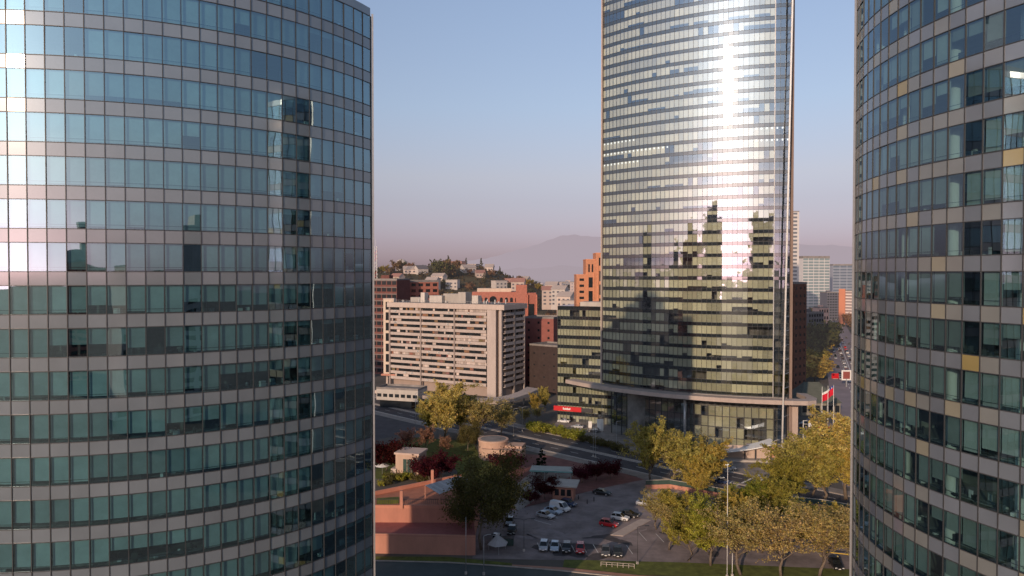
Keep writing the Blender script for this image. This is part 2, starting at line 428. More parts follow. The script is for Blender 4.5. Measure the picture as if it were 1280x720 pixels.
# ---- left tower
def blind_left(k, i, r):
    high = k > 12
    u = r.random()
    if i > 28: return (r.choice((0.2, 0.9, 0.6, 0.0)) if u < 0.5 else 0.93), r.uniform(0.6, 0.9)
    if u < 0.05: return 0.0, 0.9
    if u < 0.17: return r.uniform(0.35, 0.8), r.uniform(.7, 1)
    return (r.uniform(0.9, 0.98) if high else r.uniform(0.80, 0.93)), r.uniform(0.72, 1.12)
def span_left(k, i, r):
    t = r.uniform(0.93, 1.06); return (t, t * 0.985, t * 0.985)
cL, RL = (-42.6, 89.0), 30.0
frontL = arc(cL, RL, -125, -22.5, 37)
A, B = Vector(frontL[-1]), Vector(frontL[0])
mid = (A + B) / 2; ax = (A - B).normalized()
def mirror(p, a, ax):
    v = Vector(p) - a; al = ax * v.dot(ax); pe = v - al
    q = a + al - pe; return (q.x, q.y)
backL = [mirror(p, B, ax) for p in reversed(frontL)]
headsL = [H - 0.97 + FH * k for k in range(-14, 9)]
tL = thing('office_tower', 'curved teal glass office tower with even grey bands, at the left edge', 'office tower')
curtain(tL, frontL, headsL, WH, dict(glass=M['glass_t'], blindmat=M['blind'], tones=(0.45, 0.6, 0.75, 0.9, 1.0, 1.1), gap=0.07, jit=0.0035, runs=(1, 2, 3, 4, 5),
        blind=blind_left, clutter=True, span=M['spandrel'], span_tint=span_left, mull=0.06, rail=True, frame=M['frame']), random.Random(3))
polyL = lens_poly(frontL, backL)
back_wall(tL, backL, headsL, WH, M['spandrel'], M['darkwin'], FH)
interior(tL, polyL, headsL, WH, FH, 5.0)
def roof_of(root, poly, z, h=1.0):
    b = MB(); b.prism(inset_poly(poly, 0.03), z + 0.05, z + h); b.build('parapet', M['spandrel'], root)
    b = MB(); b.prism(inset_poly(poly, 0.5), z + h, z + h + 0.05, bot=False, side=False); b.build('roof', M['roofgrey'], root)
roof_of(tL, polyL, headsL[-1], 0.9)
def fin(root, tip, ax, z0, z1, out=0.9, t=0.12, m='metal'):
    b = MB(); c = Vector(tip) + ax * (out / 2 + 0.08)
    b.box((c.x, c.y, (z0 + z1) / 2), (out, t, z1 - z0), math.atan2(ax.y, ax.x)); b.build('tip_fin', M[m], root)
fin(tL, A, ax, 0, headsL[-1] + 0.3, 0.2, .08); fin(tL, B, -ax, 0, headsL[-1] + 0.3, 0.2, .08)
b = MB()
nrm = Vector((ax.y, -ax.x)); 
for (s, w, hh) in ((0, 22, 4.0), (2, 14, 8.0), (3, 7, 10.5)):
    c = mid + ax * s
    b.box((c.x, c.y, headsL[-1] + 0.95 + hh / 2), (w, 7 - s, hh), math.atan2(ax.y, ax.x), V(0.8, 1.0))
b.build('plant_room', M['spandrel'], tL)
b = MB(); b.prism(inset_poly(polyL, 0.6), 0, headsL[0] - FH + .05); b.build('lobby', M['darkwin'], tL)
base_at(tL, (mid.x, mid.y, 0))

# ---- right tower
def blind_right(k, i, r):
    u = r.random()
    if u < 0.24: return 0.0, 0.9
    if u < 0.52: return r.uniform(0.35, 0.8), r.uniform(0.45, .95)
    return r.uniform(0.82, 0.98), r.uniform(0.45, 1.0)
def span_right(k, i, r):
    u = r.random()
    if u < 0.028: return (2.0, 1.4, 0.5)
    if u < 0.11: return (1.7, 1.42, .95)
    if u < 0.34: return (1.25, 1.15, 0.98)
    t = r.uniform(0.85, 1.1); return (t, t, t * 1.03)
cR = (61.0, 60.0)
frontR = arc(cR, 30.0, 162.5, 269.5, 39)
A2, B2 = Vector(frontR[0]), Vector(frontR[-1])
ax2 = (A2 - B2).normalized(); mid2 = (A2 + B2) / 2
backR = [mirror(p, B2, ax2) for p in reversed(frontR)]
headsR = [H + 0.15 + FH * k for k in range(-14, 9)]
tR = thing('office_tower', 'curved office tower with cream and yellow panels among grey bands, at the right edge', 'office tower')
curtain(tR, frontR, headsR, WH, dict(glass=M['glass_r'], blindmat=M['blind'], tones=(0.45, 0.6, 0.75, 0.9, 1.0, 1.1), gap=0.05, jit=0.0035, runs=(1, 1, 2, 2, 3, 4),
        blind=blind_right, odd=0.25, clutter=True, span=M['spandrel2'], span_tint=span_right, mull=0.06, rail=True, frame=M['frame']), random.Random(11))
polyR = lens_poly(frontR, backR)
back_wall(tR, backR, headsR, WH, M['spandrel2'], M['darkwin'], FH)
interior(tR, polyR, headsR, WH, FH, 5.5)
roof_of(tR, polyR, headsR[-1], 0.9)
fin(tR, A2, ax2, 0, headsR[-1] + 0.3, 0.2, .08)
for q in range(2, 38, 4):
    c, a, w, nn = edge_frame(frontR[q], frontR[q + 1])
    b = MB(); b.cyl((c[0] - nn[0] * 1.3, c[1] - nn[1] * 1.3), 0.42, 0, headsR[-1], 16); b.build('column', M['white_col'], tR, smooth=True)
b = MB(); b.prism(inset_poly(polyR, 0.6), 0, headsR[0] - FH + .05); b.build('lobby', M['darkwin'], tR)
base_at(tR, (mid2.x, mid2.y, 0))

# ---- centre tower
cC, RC = (95.5, 300.6), 85.0
def carc(r, n0, n1, k):
    return [(cC[0] - r * math.sin(R_(n0 + (n1 - n0) * i / k)), cC[1] - r * math.cos(R_(n0 + (n1 - n0) * i / k))) for i in range(k + 1)]
frontC = carc(RC, 50, 9, 41)
tipL, tipR = Vector(frontC[0]), Vector(frontC[-1])
e9 = Vector((math.sin(R_(14)), math.cos(R_(14))))          # the end wall runs away from the camera
endR = tipR + e9 * 13
backC = [tuple(tipR), tuple(endR)] + [tuple(endR.lerp(tipL, t) + Vector((0.53, 0.85)) * (30 * t * (1 - t))) for t in (0.15, 0.3, 0.45, 0.6, 0.75, 0.9)] + [tuple(tipL)]
headsC = [H + 2.1 - 0.5 + FH * k for k in range(-10, 31)]
WC = 2.5
def blind_mid(k, i, r):
    u = r.random()
    if u < 0.10: return 0.0, 1.0
    if u < 0.24: return r.choice((0.45, 0.6, 0.7, 0.8)), r.uniform(0.9, 1.05)
    return r.choice((1.0, 1.0, 0.93)), r.uniform(0.62, 1.12)
tC = thing('office_tower', 'tall silver glass tower with a bright sun streak and a ring canopy, in the middle', 'office tower')
curtain(tC, frontC, headsC, WC, dict(glass=M['glass_c'], blindmat=M['blind_y'], tones=(0.7, 0.8, 0.9, 1.0, 1.1), gap=0.03, jit=0.0045, runs=(1, 2, 3, 4, 6, 8),
        blind=blind_mid, odd=0.1, clutter=False, span=M['span_dark'], span_tint=lambda k, i, r: V(0.8, 1.2, r), mull=0.07, rail=False, frame=M['frame'], nowin=lambda i: i >= 38), random.Random(5))
polyC = list(frontC) + backC[1:-1]
back_wall(tC, backC, headsC, WC, M['conc_pink'], M['darkwin'], FH)
interior(tC, polyC, headsC, WC, FH, 4.5)
roof_of(tC, polyC, headsC[-1], 1.5)
zb = headsC[0] - FH
b = MB(); b.box((tipL.x - .3, tipL.y - .25, (zb + headsC[-1]) / 2), (0.35, 0.55, headsC[-1] - zb + 2), R_(-50)); b.build('tip_fin', M['conc_pink'], tC)
m38 = frontC[38]; b = MB(); b.box((m38[0] - .03, m38[1] - .12, (zb + headsC[-1]) / 2), (0.22, 0.22, headsC[-1] - zb), R_(-11)); b.build('corner_mullion', M['metal'], tC)
b = MB(); b.tube([(AT(979, 213), 213.0, 1.0), (AT(990.5, 213.0), 213.0, H + 112)], 0.28, 8); b.build('leaning_mast', M['white'], tC, smooth=True)
b = MB()
for k in range(0, 36):
    z = 12 + k * 3.5 * 1.2
    b.tube([(AT(979 + (z - 0) / 146 * 11.5, 213), 213.0, z), (tipR.x, tipR.y, z)], 0.08, 5)
b.build('mast_strut', M['metal'], tC)
# end wall pillar
pc = tipR + e9 * 5 + Vector((.8, 0.2))
b = MB(); b.box((pc.x, pc.y, (H + 112) / 2), (.8, 8, H + 112), R_(-14), (.46, .41, .39)); b.build('end_wall', M['conc_pink'], tC)
# ring canopy
zc = zb - 0.3
outer = carc(RC + 3.6, 60, 6, 44); inner = carc(RC - 0.6, 60, 6, 44)
last = Vector(outer[-1]); outer += [(last.x + 3.0, last.y + 1.2), (last.x + 4.8, last.y + 5), (last.x + 5.2, last.y + 14)]
inner += [(inner[-1][0] + 1.2, inner[-1][1] + .6), (inner[-1][0] + 2.0, inner[-1][1] + 4), (inner[-1][0] + 2.2, inner[-1][1] + 11)]
b = MB()
for i in range(len(outer) - 1):
    b.prism([outer[i], outer[i + 1], inner[i + 1], inner[i]], zc - 1.25, zc, V(0.78, .86))
b.build('ring_canopy', M['conc_pink'], tC)
# tall lobby below the ring
lob = carc(RC - 3.2, 49, 10, 26)
lh = [3.3, 6.6, 9.9, 13.2]
g = MB(); f = MB(); bl = MB(); rs = random.Random(9)
for i in range(26):
    (cx, cy), a, w, nn = edge_frame(lob[i], lob[i + 1])
    for z in lh:
        mz = Matrix.Translation((cx, cy, z - 3.3)) @ Matrix.Rotation(a + rs.gauss(0, .004), 4, 'Z') @ Matrix.Rotation(rs.gauss(0, .004), 4, 'X')
        g.face([mz @ Vector(p) for p in ((-w / 2, 0, 0.05), (w / 2, 0, 0.05), (w / 2, 0, 3.25), (-w / 2, 0, 3.25))])
        f.box((cx, cy, z), (w, 0.14, 0.14), a, skip='lr')
        if 14 <= i <= 24 and rs.random() < 0.75:
            bl.face([Matrix.Translation((cx, cy, z - 3.3)) @ Matrix.Rotation(a, 4, 'Z') @ Vector(p) for p in ((-w / 2 + .05, .5, 0.1), (w / 2 - .05, .5, 0.1), (w / 2 - .05, .5, 3.2), (-w / 2 + .05, .5, 3.2))], V(0.6, 0.95, rs))
    f.box((lob[i][0], lob[i][1], 7), (0.18, 0.24, 14), a)
g.build('lobby_glass', M['glass_c'], tC); f.build('lobby_frame', M['frame'], tC); bl.build('lobby_blind', M['blind_y'], tC)
b = MB(); b.prism([p for p in inset_poly(polyC, 9)], 0, zb); b.build('lobby_core', M['core'], tC)
b = MB(); b.prism(inset_poly(polyC, 0.4), zb - 1.6, zb); b.build('soffit', M['slab'], tC)
for i in (25,):
    p = carc(RC + 0.6, 60, 6, 44)[i]
    b = MB(); b.cyl(p, 0.4, 0, zc - 1.5, 14); b.build('column', M['metal'], tC, smooth=True)
p = tipR + Vector((2.4, 3)); b = MB(); b.box((p.x, p.y, (zc - 1.5) / 2), (2.6, 2.5, zc - 1.5), R_(-10), (.85, .82, .8)); b.build('corner_pier', M['conc_pink'], tC)
# rows of small ceiling lamps that show on three floors
b = MB()
for k, i0, i1 in ((22, 0, 9), (21, 0, 17), (20, 0, 10), (21, 33, 41), (22, 34, 40)):
    zh = headsC[k]
    for i in range(i0, i1):
        (cx, cy), a, w, nn = edge_frame(frontC[i], frontC[i + 1])
        b.box((cx - nn[0] * .13, cy - nn[1] * .13, zh - 0.45), (0.42, 0.05, 0.5), a)
M['lamp'] = emis('ceiling_lamp', (1, .97, .9), 1.6)
lo = b.build('ceiling_lamp', M['lamp'], tC); lo['kind'] = 'stuff'
base_at(tC, (60, 235, 0))
# ================================================================== other buildings
def at2(o, d, u, v):      # o origin, d unit along the front, v runs away behind the front
    return (o[0] + d[0] * u - d[1] * v, o[1] + d[1] * u + d[0] * v)
_pane_cache = {}
def pane_mesh(w, h, m, name='window', depth=0.12):
    key = (round(w, 2), round(h, 2), m.name, name)
    if key not in _pane_cache:
        b = MB(); b.box((0, 0, h / 2), (w, depth, h), skip='k'); _pane_cache[key] = b.mesh(name, m)
    return _pane_cache[key]
def put(name, me, parent, loc, rz=0.0):
    o = bpy.data.objects.new(name, me); COL.objects.link(o); o.parent = parent; o.location = loc; o.rotation_euler = (0, 0, rz); return o
def block(name, label, cat, p0, p1, depth, z0, z1, wallm, floors, cols, ww=0.55, wh=0.5, side_cols=0, group=None, winm=None, parapet=0.8, roofm=None, cap=100, roofbox=True, band=None):
    """a storeyed building whose front runs from p0 to p1 (left to right as seen) with window openings on the front and its right-hand side"""
    winm = winm or M['darkwin']; roofm = roofm or M['roofgrey']
    dx, dy = p1[0] - p0[0], p1[1] - p0[1]; W = math.hypot(dx, dy); a = math.atan2(dy, dx)
    t = thing(name, label, cat, (p0[0], p0[1], z0), a, group)
    hh = z1 - z0
    b = MB(); b.box((W / 2, depth / 2, hh / 2), (W, depth, hh), 0, (1, 1, 1)); b.build('wall', wallm, t, recentre=False)
    b = MB(); b.box((W / 2, depth / 2, hh + 0.03), (W - .5, depth - .5, 0.08)); 
    if parapet:
        for (x, y, sx, sy) in ((W / 2, .12, W + .1, .3), (W / 2, depth - .12, W + .1, .3), (.12, depth / 2, .3, depth - .6), (W - .12, depth / 2, .3, depth - .6)):
            b.box((x, y, hh + parapet / 2), (sx, sy, parapet), 0, (1.1, 1.1, 1.1))
    r = b.build('roof', roofm, t, recentre=False)
    if roofbox:
        b = MB(); rr = random.Random(hash(label) % 997 if False else len(label))
        b.box((W * rr.uniform(.3, .7), depth * .5, hh + 1.3), (min(5, W * .3), min(4, depth * .4), 2.6), 0, V(.8, 1.1)); b.build('plant_room', wallm, t, recentre=False)
    fh = hh / floors; cnt = 0
    cw = W / cols; pm = pane_mesh(cw * ww, fh * wh, winm)
    for k in range(floors):
        for c in range(cols):
            if cnt >= cap: break
            put('window', pm, t, (cw * (c + .5), -0.02, fh * (k + .3))); cnt += 1
    if side_cols:
        cs = depth / side_cols; pm = pane_mesh(cs * ww, fh * wh, winm)
        for k in range(floors):
            for c in range(side_cols):
                if cnt >= cap: break
                put('window', pm, t, (W + 0.02, cs * (c + .5), fh * (k + .3)), R_(90)); cnt += 1
    if band:
        for k in range(1, floors + 1):
            b = MB(); b.box((W / 2, -0.09, fh * k - .25), (W + .1, .18, .5)); b.build('floor_band', band, t, recentre=False)
    return t

# ---- apartment slab with balcony bands
a0, a1 = (-57.5, 345.0), (-3.8, 315.0)
dv = Vector((a1[0] - a0[0], a1[1] - a0[1])); WA = dv.length; ang = math.atan2(dv.y, dv.x)
apt = thing('apartment_building', 'long beige apartment block with stacked balcony bands, facing the evening sun', 'apartment building', (a0[0], a0[1], 0), ang)
DA, ZA, NF, z00 = 19.0, 39.5, 13, 4.6
fh = (ZA - 1.2 - z00) / NF
b = MB(); b.box((WA / 2, DA / 2 + .7, ZA / 2 - .3), (WA - 1.6, DA - 1.6, ZA - .6), 0, (.72, .66, .62)); b.build('wall', M['apt'], apt, recentre=False)
bays = [(0.6, 17.8), (18.6, 36.3), (37.1, WA - 8.2)]
rs = random.Random(21)
for k in range(NF):
    z = z00 + k * fh
    for (u0, u1) in bays:
        b = MB(); b.box(((u0 + u1) / 2, -.55, z + .62), (u1 - u0, .22, 1.3), 0, V(.96, 1.05)); b.box(((u0 + u1) / 2, .3, z + .05), (u1 - u0, 1.5, .16), 0, (.9, .9, .9))
        b.build('balcony', M['apt'], apt, recentre=False)
        w = MB(); u = u0 + .2
        closed = rs.random() < .16
        while u < u1 - .6:
            wd = rs.choice((.8, 1.1, 1.4, 1.9)); wd = min(wd, u1 - u - .05)
            q = rs.random()
            if closed and q < .75: tn, mi = V(.7, 1.3, rs), 1
            elif q < .70: tn, mi = V(.6, 1.2, rs), 0
            elif q < .9: tn, mi = (rs.uniform(.35, .6), rs.uniform(.28, .4), rs.uniform(.2, .3)), 1
            else: tn, mi = V(.9, 1.4, rs), 1
            w.box((u + wd / 2, .0 if closed else .12, z + 1.95), (wd - .08, .12, fh - 1.35), 0, tn, mi, skip='kb'); u += wd
        w.build('window_strip', [M['darkwin'], M['apt']], apt, recentre=False)
    # right-hand side
    for (v0, v1) in ((1.0, 9.0), (10.4, 18.6)):
        b = MB(); b.box((WA + .3, (v0 + v1) / 2, z + .62), (.22, v1 - v0, 1.3), 0, V(.96, 1.05)); b.box((WA - .3, (v0 + v1) / 2, z + .05), (1.2, v1 - v0, .16)); b.build('balcony', M['apt'], apt, recentre=False)
        w = MB(); v = v0
        while v < v1 - .5:
            wd = min(rs.choice((1.0, 1.5, 2.0)), v1 - v); q = rs.random()
            w.box((WA - .7, v + wd / 2, z + 1.95), (.12, wd - .1, fh - 1.35), 0, V(.6, 1.3, rs) if q < .65 else (.6, .5, .4), 0 if q < .65 else 1); v += wd
        w.build('window_strip', [M['darkwin'], M['apt']], apt, recentre=False)
for (u, w) in ((.2, .9), (18.2, .7), (36.7, .7)):
    b = MB(); b.box((u, -.4, (ZA - 1.4) / 2), (w, .9, ZA - 1.4), 0, (.62, .6, .6)); b.build('pier', M['apt'], apt, recentre=False)
b = MB(); b.box((WA - 5.4, -.1, (ZA - 1.3) / 2), (4.4, 1.6, ZA - 1.3)); b.build('pier', M['apt'], apt, recentre=False)
b = MB(); b.box((WA - 1.2, .2, (ZA - 1.3) / 2), (1.2, 1.2, ZA - 1.3), 0, (.95, .95, .95)); b.box((WA - .1, 9.7, (ZA - 1.3) / 2), (1.1, 1.2, ZA - 1.3), 0, (.6, .6, .6)); b.box((WA - .1, 18.9, (ZA - 1.3) / 2), (1.1, .8, ZA - 1.3)); b.build('pier', M['apt'], apt, recentre=False)
b = MB(); b.box((WA / 2, DA / 2, ZA - .1), (WA + 2.2, DA + 2.2, 2.2)); b.build('roof_band', M['conc_pink'], apt, recentre=False)
b = MB(); b.box((WA / 2, DA / 2, ZA + 1.04), (WA, DA, .12)); b.build('roof', M['roofgrey'], apt, recentre=False)
for (u, v, w, d, h) in ((17, 4, 2.2, 3, 4.6), (24, 6, 7, 6, 3.3), (31, 8, 9, 5, 4.2), (38, 6, 4, 5, 5.0), (45, 5, 3.2, 3, 3.6), (10, 9, 6, 5, 2.2)):
    b = MB(); b.box((u, v, ZA + 1.1 + h / 2), (w, d, h), 0, V(.8, 1.25)); b.build('plant_room', M['conc'], apt, recentre=False)
acm = MB(); acm.box((0, 0, 0), (.9, .45, .65), 0, (.9, .9, .9)); acm.box((0, -.235, 0), (.5, .03, .5), 0, (.25, .25, .25)); acm = acm.mesh('air_conditioner', M['white'])
for i in range(26):
    u0, u1 = rs.choice(bays); put('air_conditioner', acm, apt, (rs.uniform(u0 + 1, u1 - 1), -.9, z00 + rs.randrange(NF) * fh + .75))
for i in range(16):
    b = MB(); b.cyl((rs.uniform(3, WA - 3), rs.uniform(2, DA - 3)), .3, ZA + 1.1, ZA + rs.uniform(1.8, 3.2), 8); b.build('roof_vent', M['metal'], apt, recentre=False)
b = MB()
for i in range(40):
    b.box((1 + i * (WA - 2) / 39, -.6, ZA + 1.6), (.07, .07, 1.1))
b.box((WA / 2, -.6, ZA + 2.15), (WA - 2, .08, .08)); b.build('roof_railing', M['metal'], apt, recentre=False)
# stair tower with a column of windows, at the block's left end
s0 = (AT(479, 346), 346.0); 
stt = thing('stair_tower', 'narrow cream stair tower with a column of dark windows', 'stair tower', (s0[0], s0[1], 0), ang * .3)
zt, zbm = ZT(374, 346), 6.5
b = MB(); b.box((2.6, 2, (zt + zbm) / 2), (5.2, 4, zt - zbm)); b.build('wall', mat('cream_render', (.62, .50, .40), .85, .08), stt, recentre=False)
b = MB(); b.box((1.2, 2, zbm / 2), (.9, .9, zbm)); b.build('pillar', M['conc_pink'], stt, recentre=False)
b = MB(); b.box((3, 1.6, zbm - .3), (7.5, 6, .7)); b.build('base_slab', M['terracotta'], stt, recentre=False)
b = MB(); b.box((2.6, 2, zt + .2), (5.4, 4.2, .4)); b.build('roof', M['conc_pink'], stt, recentre=False)
for k in range(7):
    put('window', pane_mesh(1.7, 3.7, M['darkwin']), stt, (2.0, -.02, zbm + .8 + k * (zt - zbm - .8) / 7)); put('window', pane_mesh(.7, 3.7, M['orange']), stt, (4.2, -.02, zbm + .8 + k * (zt - zbm - .8) / 7))
# curved walkway slab round the foot of the block
pts = [G(468, 489, 5), G(500, 492.5, 5), G(530, 496, 5), (G(558, 500, 5)), G(590, 502.5, 5), G(622, 502.5, 5), G(645, 498.5, 5), G(662, 493, 5), G(674, 487, 5)]
wk = thing('walkway_canopy', 'curved pale concrete walkway slab round the foot of the beige apartment block', 'walkway')
b = MB(); cst = Vector((-30, 350))
for i in range(len(pts) - 1):
    p, q = Vector(pts[i]), Vector(pts[i + 1])
    pi = p + (cst - p).normalized() * 7; qi = q + (cst - q).normalized() * 7
    b.prism([tuple(p), tuple(q), tuple(qi), tuple(pi)], 4.0, 5.3, V(.95, 1.05))
b.build('slab', M['conc_pink'], wk)
for i in range(1, len(pts) - 1):
    p = Vector(pts[i]); p = p + (cst - p).normalized() * 4
    b = MB(); b.cyl(p, .45, 0, 4.0, 12); b.build('column', M['conc'], wk, smooth=True)
base_at(wk, (pts[4][0], pts[4][1], 0))
# white low building behind the walkway, far left
q0, q1 = G(470, 500, 3.2), G(522, 503, 3.2)
wb = block('pavilion', 'low white building with a strip of dark windows beside the walkway', 'pavilion', q0, q1, 9, 3.2, 7.6, M['conc'], 1, 7, .7, .3, roofbox=False)
b = MB(); b.box((8, 3.5, -1.6), (14, 5, 3.2)); b.build('plinth', M['darkwin'], wb, recentre=False)

# ---- brick building with arches behind the apartments
tb = thing('brick_building', 'red brick building with arches and a square tower behind the beige block', 'building')
Y0 = 374.0
xs = (AT(590, Y0), AT(655, Y0)); zt = ZT(365, Y0)
b = MB(); b.box(((xs[0] + xs[1]) / 2, Y0 + 9, zt / 2), (xs[1] - xs[0], 18, zt)); b.build('wall', M['brick'], tb)
b = MB(); b.box(((xs[0] + xs[1]) / 2 - 2, Y0 + 8, zt + .9), (xs[1] - xs[0] - 9, 10, 1.8), 0, (1.15, 1.1, 1)); b.build('roof', M['conc_pink'], tb)
def arch_mesh(w, h):
    b = MB(); n = 10; pts = [(-w / 2, -.03, 0), (w / 2, -.03, 0)] + [(w / 2 * math.cos(math.pi * i / n), -.03, h - w / 2 + w / 2 * math.sin(math.pi * i / n)) for i in range(n + 1)]
    b.face(pts); return b.mesh('arched_window', M['darkwin'])
am = arch_mesh(1.5, 2.4)
for i in range(9):
    if i in (3, 4): continue
    put('arched_window', am, tb, (xs[0] + 2.0 + i * 2.6, Y0, zt - 5.2))
b = MB(); n = 20; b.face([(xs[0] + 10.8 + 1.9 * math.cos(2 * math.pi * i / n), Y0 - .03, zt - 4 + 1.9 * math.sin(2 * math.pi * i / n)) for i in range(n)]); b.build('round_window', M['darkwin'], tb)
x0, x1 = AT(645, Y0 - 2), AT(672, Y0 - 2)
b = MB(); b.box((x0 + 2.8, Y0 + 4, ZT(356, Y0) / 2), (5.6, 12, ZT(356, Y0))); b.box((x0 + 8, Y0 + 4, ZT(366, Y0) / 2), (4.6, 11, ZT(366, Y0)), 0, (.85, .8, .8)); b.build('tower', M['brick'], tb)
for (u, w) in ((x0 + 5.9, .5), (x1 - .6, .7)):
    b = MB(); b.box((u, Y0 - 2.4, ZT(368, Y0) / 2), (w, .7, ZT(368, Y0)), 0, (1.2, 1.1, 1.05)); b.build('pilaster', M['brick'], tb)
b = MB(); b.box((x0 + 7.8, Y0 - 2.05, ZT(398, Y0)), (2.6, .16, 15)); b.build('stairwell_window', M['darkwin'], tb)
base_at(tb, (xs[0] + 10, Y0, 0))
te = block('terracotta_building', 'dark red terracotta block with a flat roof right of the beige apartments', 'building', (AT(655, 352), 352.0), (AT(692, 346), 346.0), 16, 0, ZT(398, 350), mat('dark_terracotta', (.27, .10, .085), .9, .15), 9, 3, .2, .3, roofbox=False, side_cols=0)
block('shade_block', 'dark brown windowless looking block in shade between the beige apartments and the glass annex', 'building', (AT(662, 335), 335.0), (AT(699, 325), 325.0), 14, 0, ZT(433, 330), mat('shade_brown_render', (.05, .034, .032), .9, .2), 4, 3, .16, .12, roofbox=False)  # added block; its near-black brown puts a shadow into the colour
# dark tower left
dk = block('apartment_building', 'dark brick apartment tower with pale balcony bands, half hidden by the left office tower', 'apartment building', (AT(458, 395), 395.0), (AT(496, 388), 388.0), 14, 0, ZT(350, 395), mat('dark_red_brick', (.17, .07, .06), .9, .2), 14, 6, .8, .55, band=mat('grey_band', (.2, .16, .15), .9, .1))
om = block('apartment_building', 'orange and dark red apartment house with a square window high on its corner', 'apartment building', (AT(494, 402), 402.0), (AT(548, 415), 415.0), 16, 0, ZT(353, 402), M['brick'], 15, 6, .6, .5, band=M['brick'], parapet=1.2, roofbox=False)
b = MB(); b.box((3.1, -1.2, (ZT(354, 402)) / 2), (6.6, 2.6, ZT(354, 402))); b.build('corner_tower', M['orange'], om, recentre=False)
put('window', pane_mesh(1.7, 2.6, M['darkwin']), om, (3.0, -2.52, ZT(367, 400)))
b = MB(); b.box((3.1, -1.2, ZT(354, 402) - 1.4), (6.9, 2.9, 2.6), 0, (.75, .85, .6)); b.build('cornice', M['orange'], om, recentre=False)

# ---- orange stepped tower behind the glass annex
ot = thing('apartment_building', 'orange brick tower stepped in three with tall windows, left of the middle glass tower', 'apartment building')
Y1 = 385.0
for (p0, p1, py) in ((720.5, 732, 344), (732, 744.5, 325), (744.5, 758, 317)):
    xa, xb = AT(p0, Y1), AT(p1, Y1); z = ZT(py, Y1); k = (p0 - 720) / 14
    b = MB(); b.box(((xa + xb) / 2, Y1 + 7 - k * .5, z / 2), (xb - xa, 14, z)); b.build('wall', M['orange'], ot)
    b = MB(); b.box(((xa + xb) / 2, Y1 + 7 - k * .5, z + .2), (xb - xa + .2, 14.2, .5), 0, (1.2, 1.15, 1.1)); b.build('roof', M['orange'], ot)
    yf = Y1 - k * .5 - .02
    if p0 < 730:
        for q in range(12): put('window', pane_mesh(2.4, 1.3, M['darkwin']), ot, ((xa + xb) / 2 + .4, yf, z - 3.0 - q * 3.2))
    else:
        tall = pane_mesh(2.1, 5.4, M['darkwin'])
        put('window', pane_mesh(.8, 4.2, M['darkwin']), ot, ((xa + xb) / 2 - .9, yf, z - 6.4)); put('window', pane_mesh(.8, 4.2, M['darkwin']), ot, ((xa + xb) / 2 + .9, yf, z - 6.4))
        for q in range(6): put('window', tall, ot, ((xa + xb) / 2, yf, z - 14.5 - q * 7.2))
        for s in (-1, 1):
            b = MB(); b.box(((xa + xb) / 2 + s * 1.75, yf - .15, z / 2 - 3), (.35, .35, z - 7), 0, (1.3, 1.2, 1.15)); b.build('pilaster', M['orange'], ot)
base_at(ot, (AT(738, Y1), Y1, 0))

# ---- dark glass annex
an0, an1 = (AT(697, 268), 268.0), (AT(768, 259.5), 259.5)
ann = thing('office_building', 'low dark glass office annex with pale blinds and a red shop fascia', 'office building')
na = 18
ptsA = [(an0[0] + (an1[0] - an0[0]) * i / na, an0[1] + (an1[1] - an0[1]) * i / na) for i in range(na + 1)]
ztop = ZT(383, 268); headsA = [ztop - 1.2 - FH * k for k in range(11, -1, -1)]
dA = Vector((an1[0] - an0[0], an1[1] - an0[1])).normalized(); pA = Vector((-dA.y, dA.x))
def blind_ann(k, i, r):
    u = r.random()
    return (0.0 if u < .12 else r.choice((.5, .7)) if u < .25 else 1.0), r.uniform(.65, 1.0)
curtain(ann, ptsA, headsA, 2.3, dict(glass=M['glass_c'], blindmat=M['blind_y'], tones=(.65, .75, .85, .95), gap=.03, jit=.003, runs=(1, 2, 3, 4), blind=blind_ann, odd=.1, clutter=False,
        span=M['span_dark'], span_tint=lambda k, i, r: V(.8, 1.2, r), mull=.08, rail=False, frame=M['frame']), random.Random(31))
polyA = ptsA + [tuple(Vector(an1) + pA * 16), tuple(Vector(an0) + pA * 16)]
back_wall(ann, [tuple(an1), tuple(Vector(an1) + pA * 16), tuple(Vector(an0) + pA * 16), tuple(an0)], headsA, 2.3, M['span_dark'], M['darkwin'], FH)
for zh in headsA:
    b = MB(); b.prism([tuple(Vector(p) + pA * .3) for p in ptsA] + [tuple(Vector(an1) + pA * 15.8 - dA * .3), tuple(Vector(an0) + pA * 15.8 + dA * .3)], zh - FH + .06, zh - FH + .5); b.build('floor_slab', M['slab'], ann)
b = MB(); b.prism([tuple(Vector(an0) + dA * .5 + pA * 4), tuple(Vector(an1) - dA * .5 + pA * 4), tuple(Vector(an1) - dA * .5 + pA * 4.4), tuple(Vector(an0) + dA * .5 + pA * 4.4)], 0, ztop - 1.3); b.build('core_wall', M['core'], ann)
b = MB(); b.prism(polyA, ztop - 1.15, ztop + .2); b.build('parapet', M['span_dark'], ann)
b = MB(); b.prism([tuple(Vector(an0) + dA * 7 + pA * 5), tuple(Vector(an1) + pA * 5), tuple(Vector(an1) + pA * 12), tuple(Vector(an0) + dA * 7 + pA * 12)], ztop + .2, ztop + 1.6); b.build('roof', M['conc'], ann)
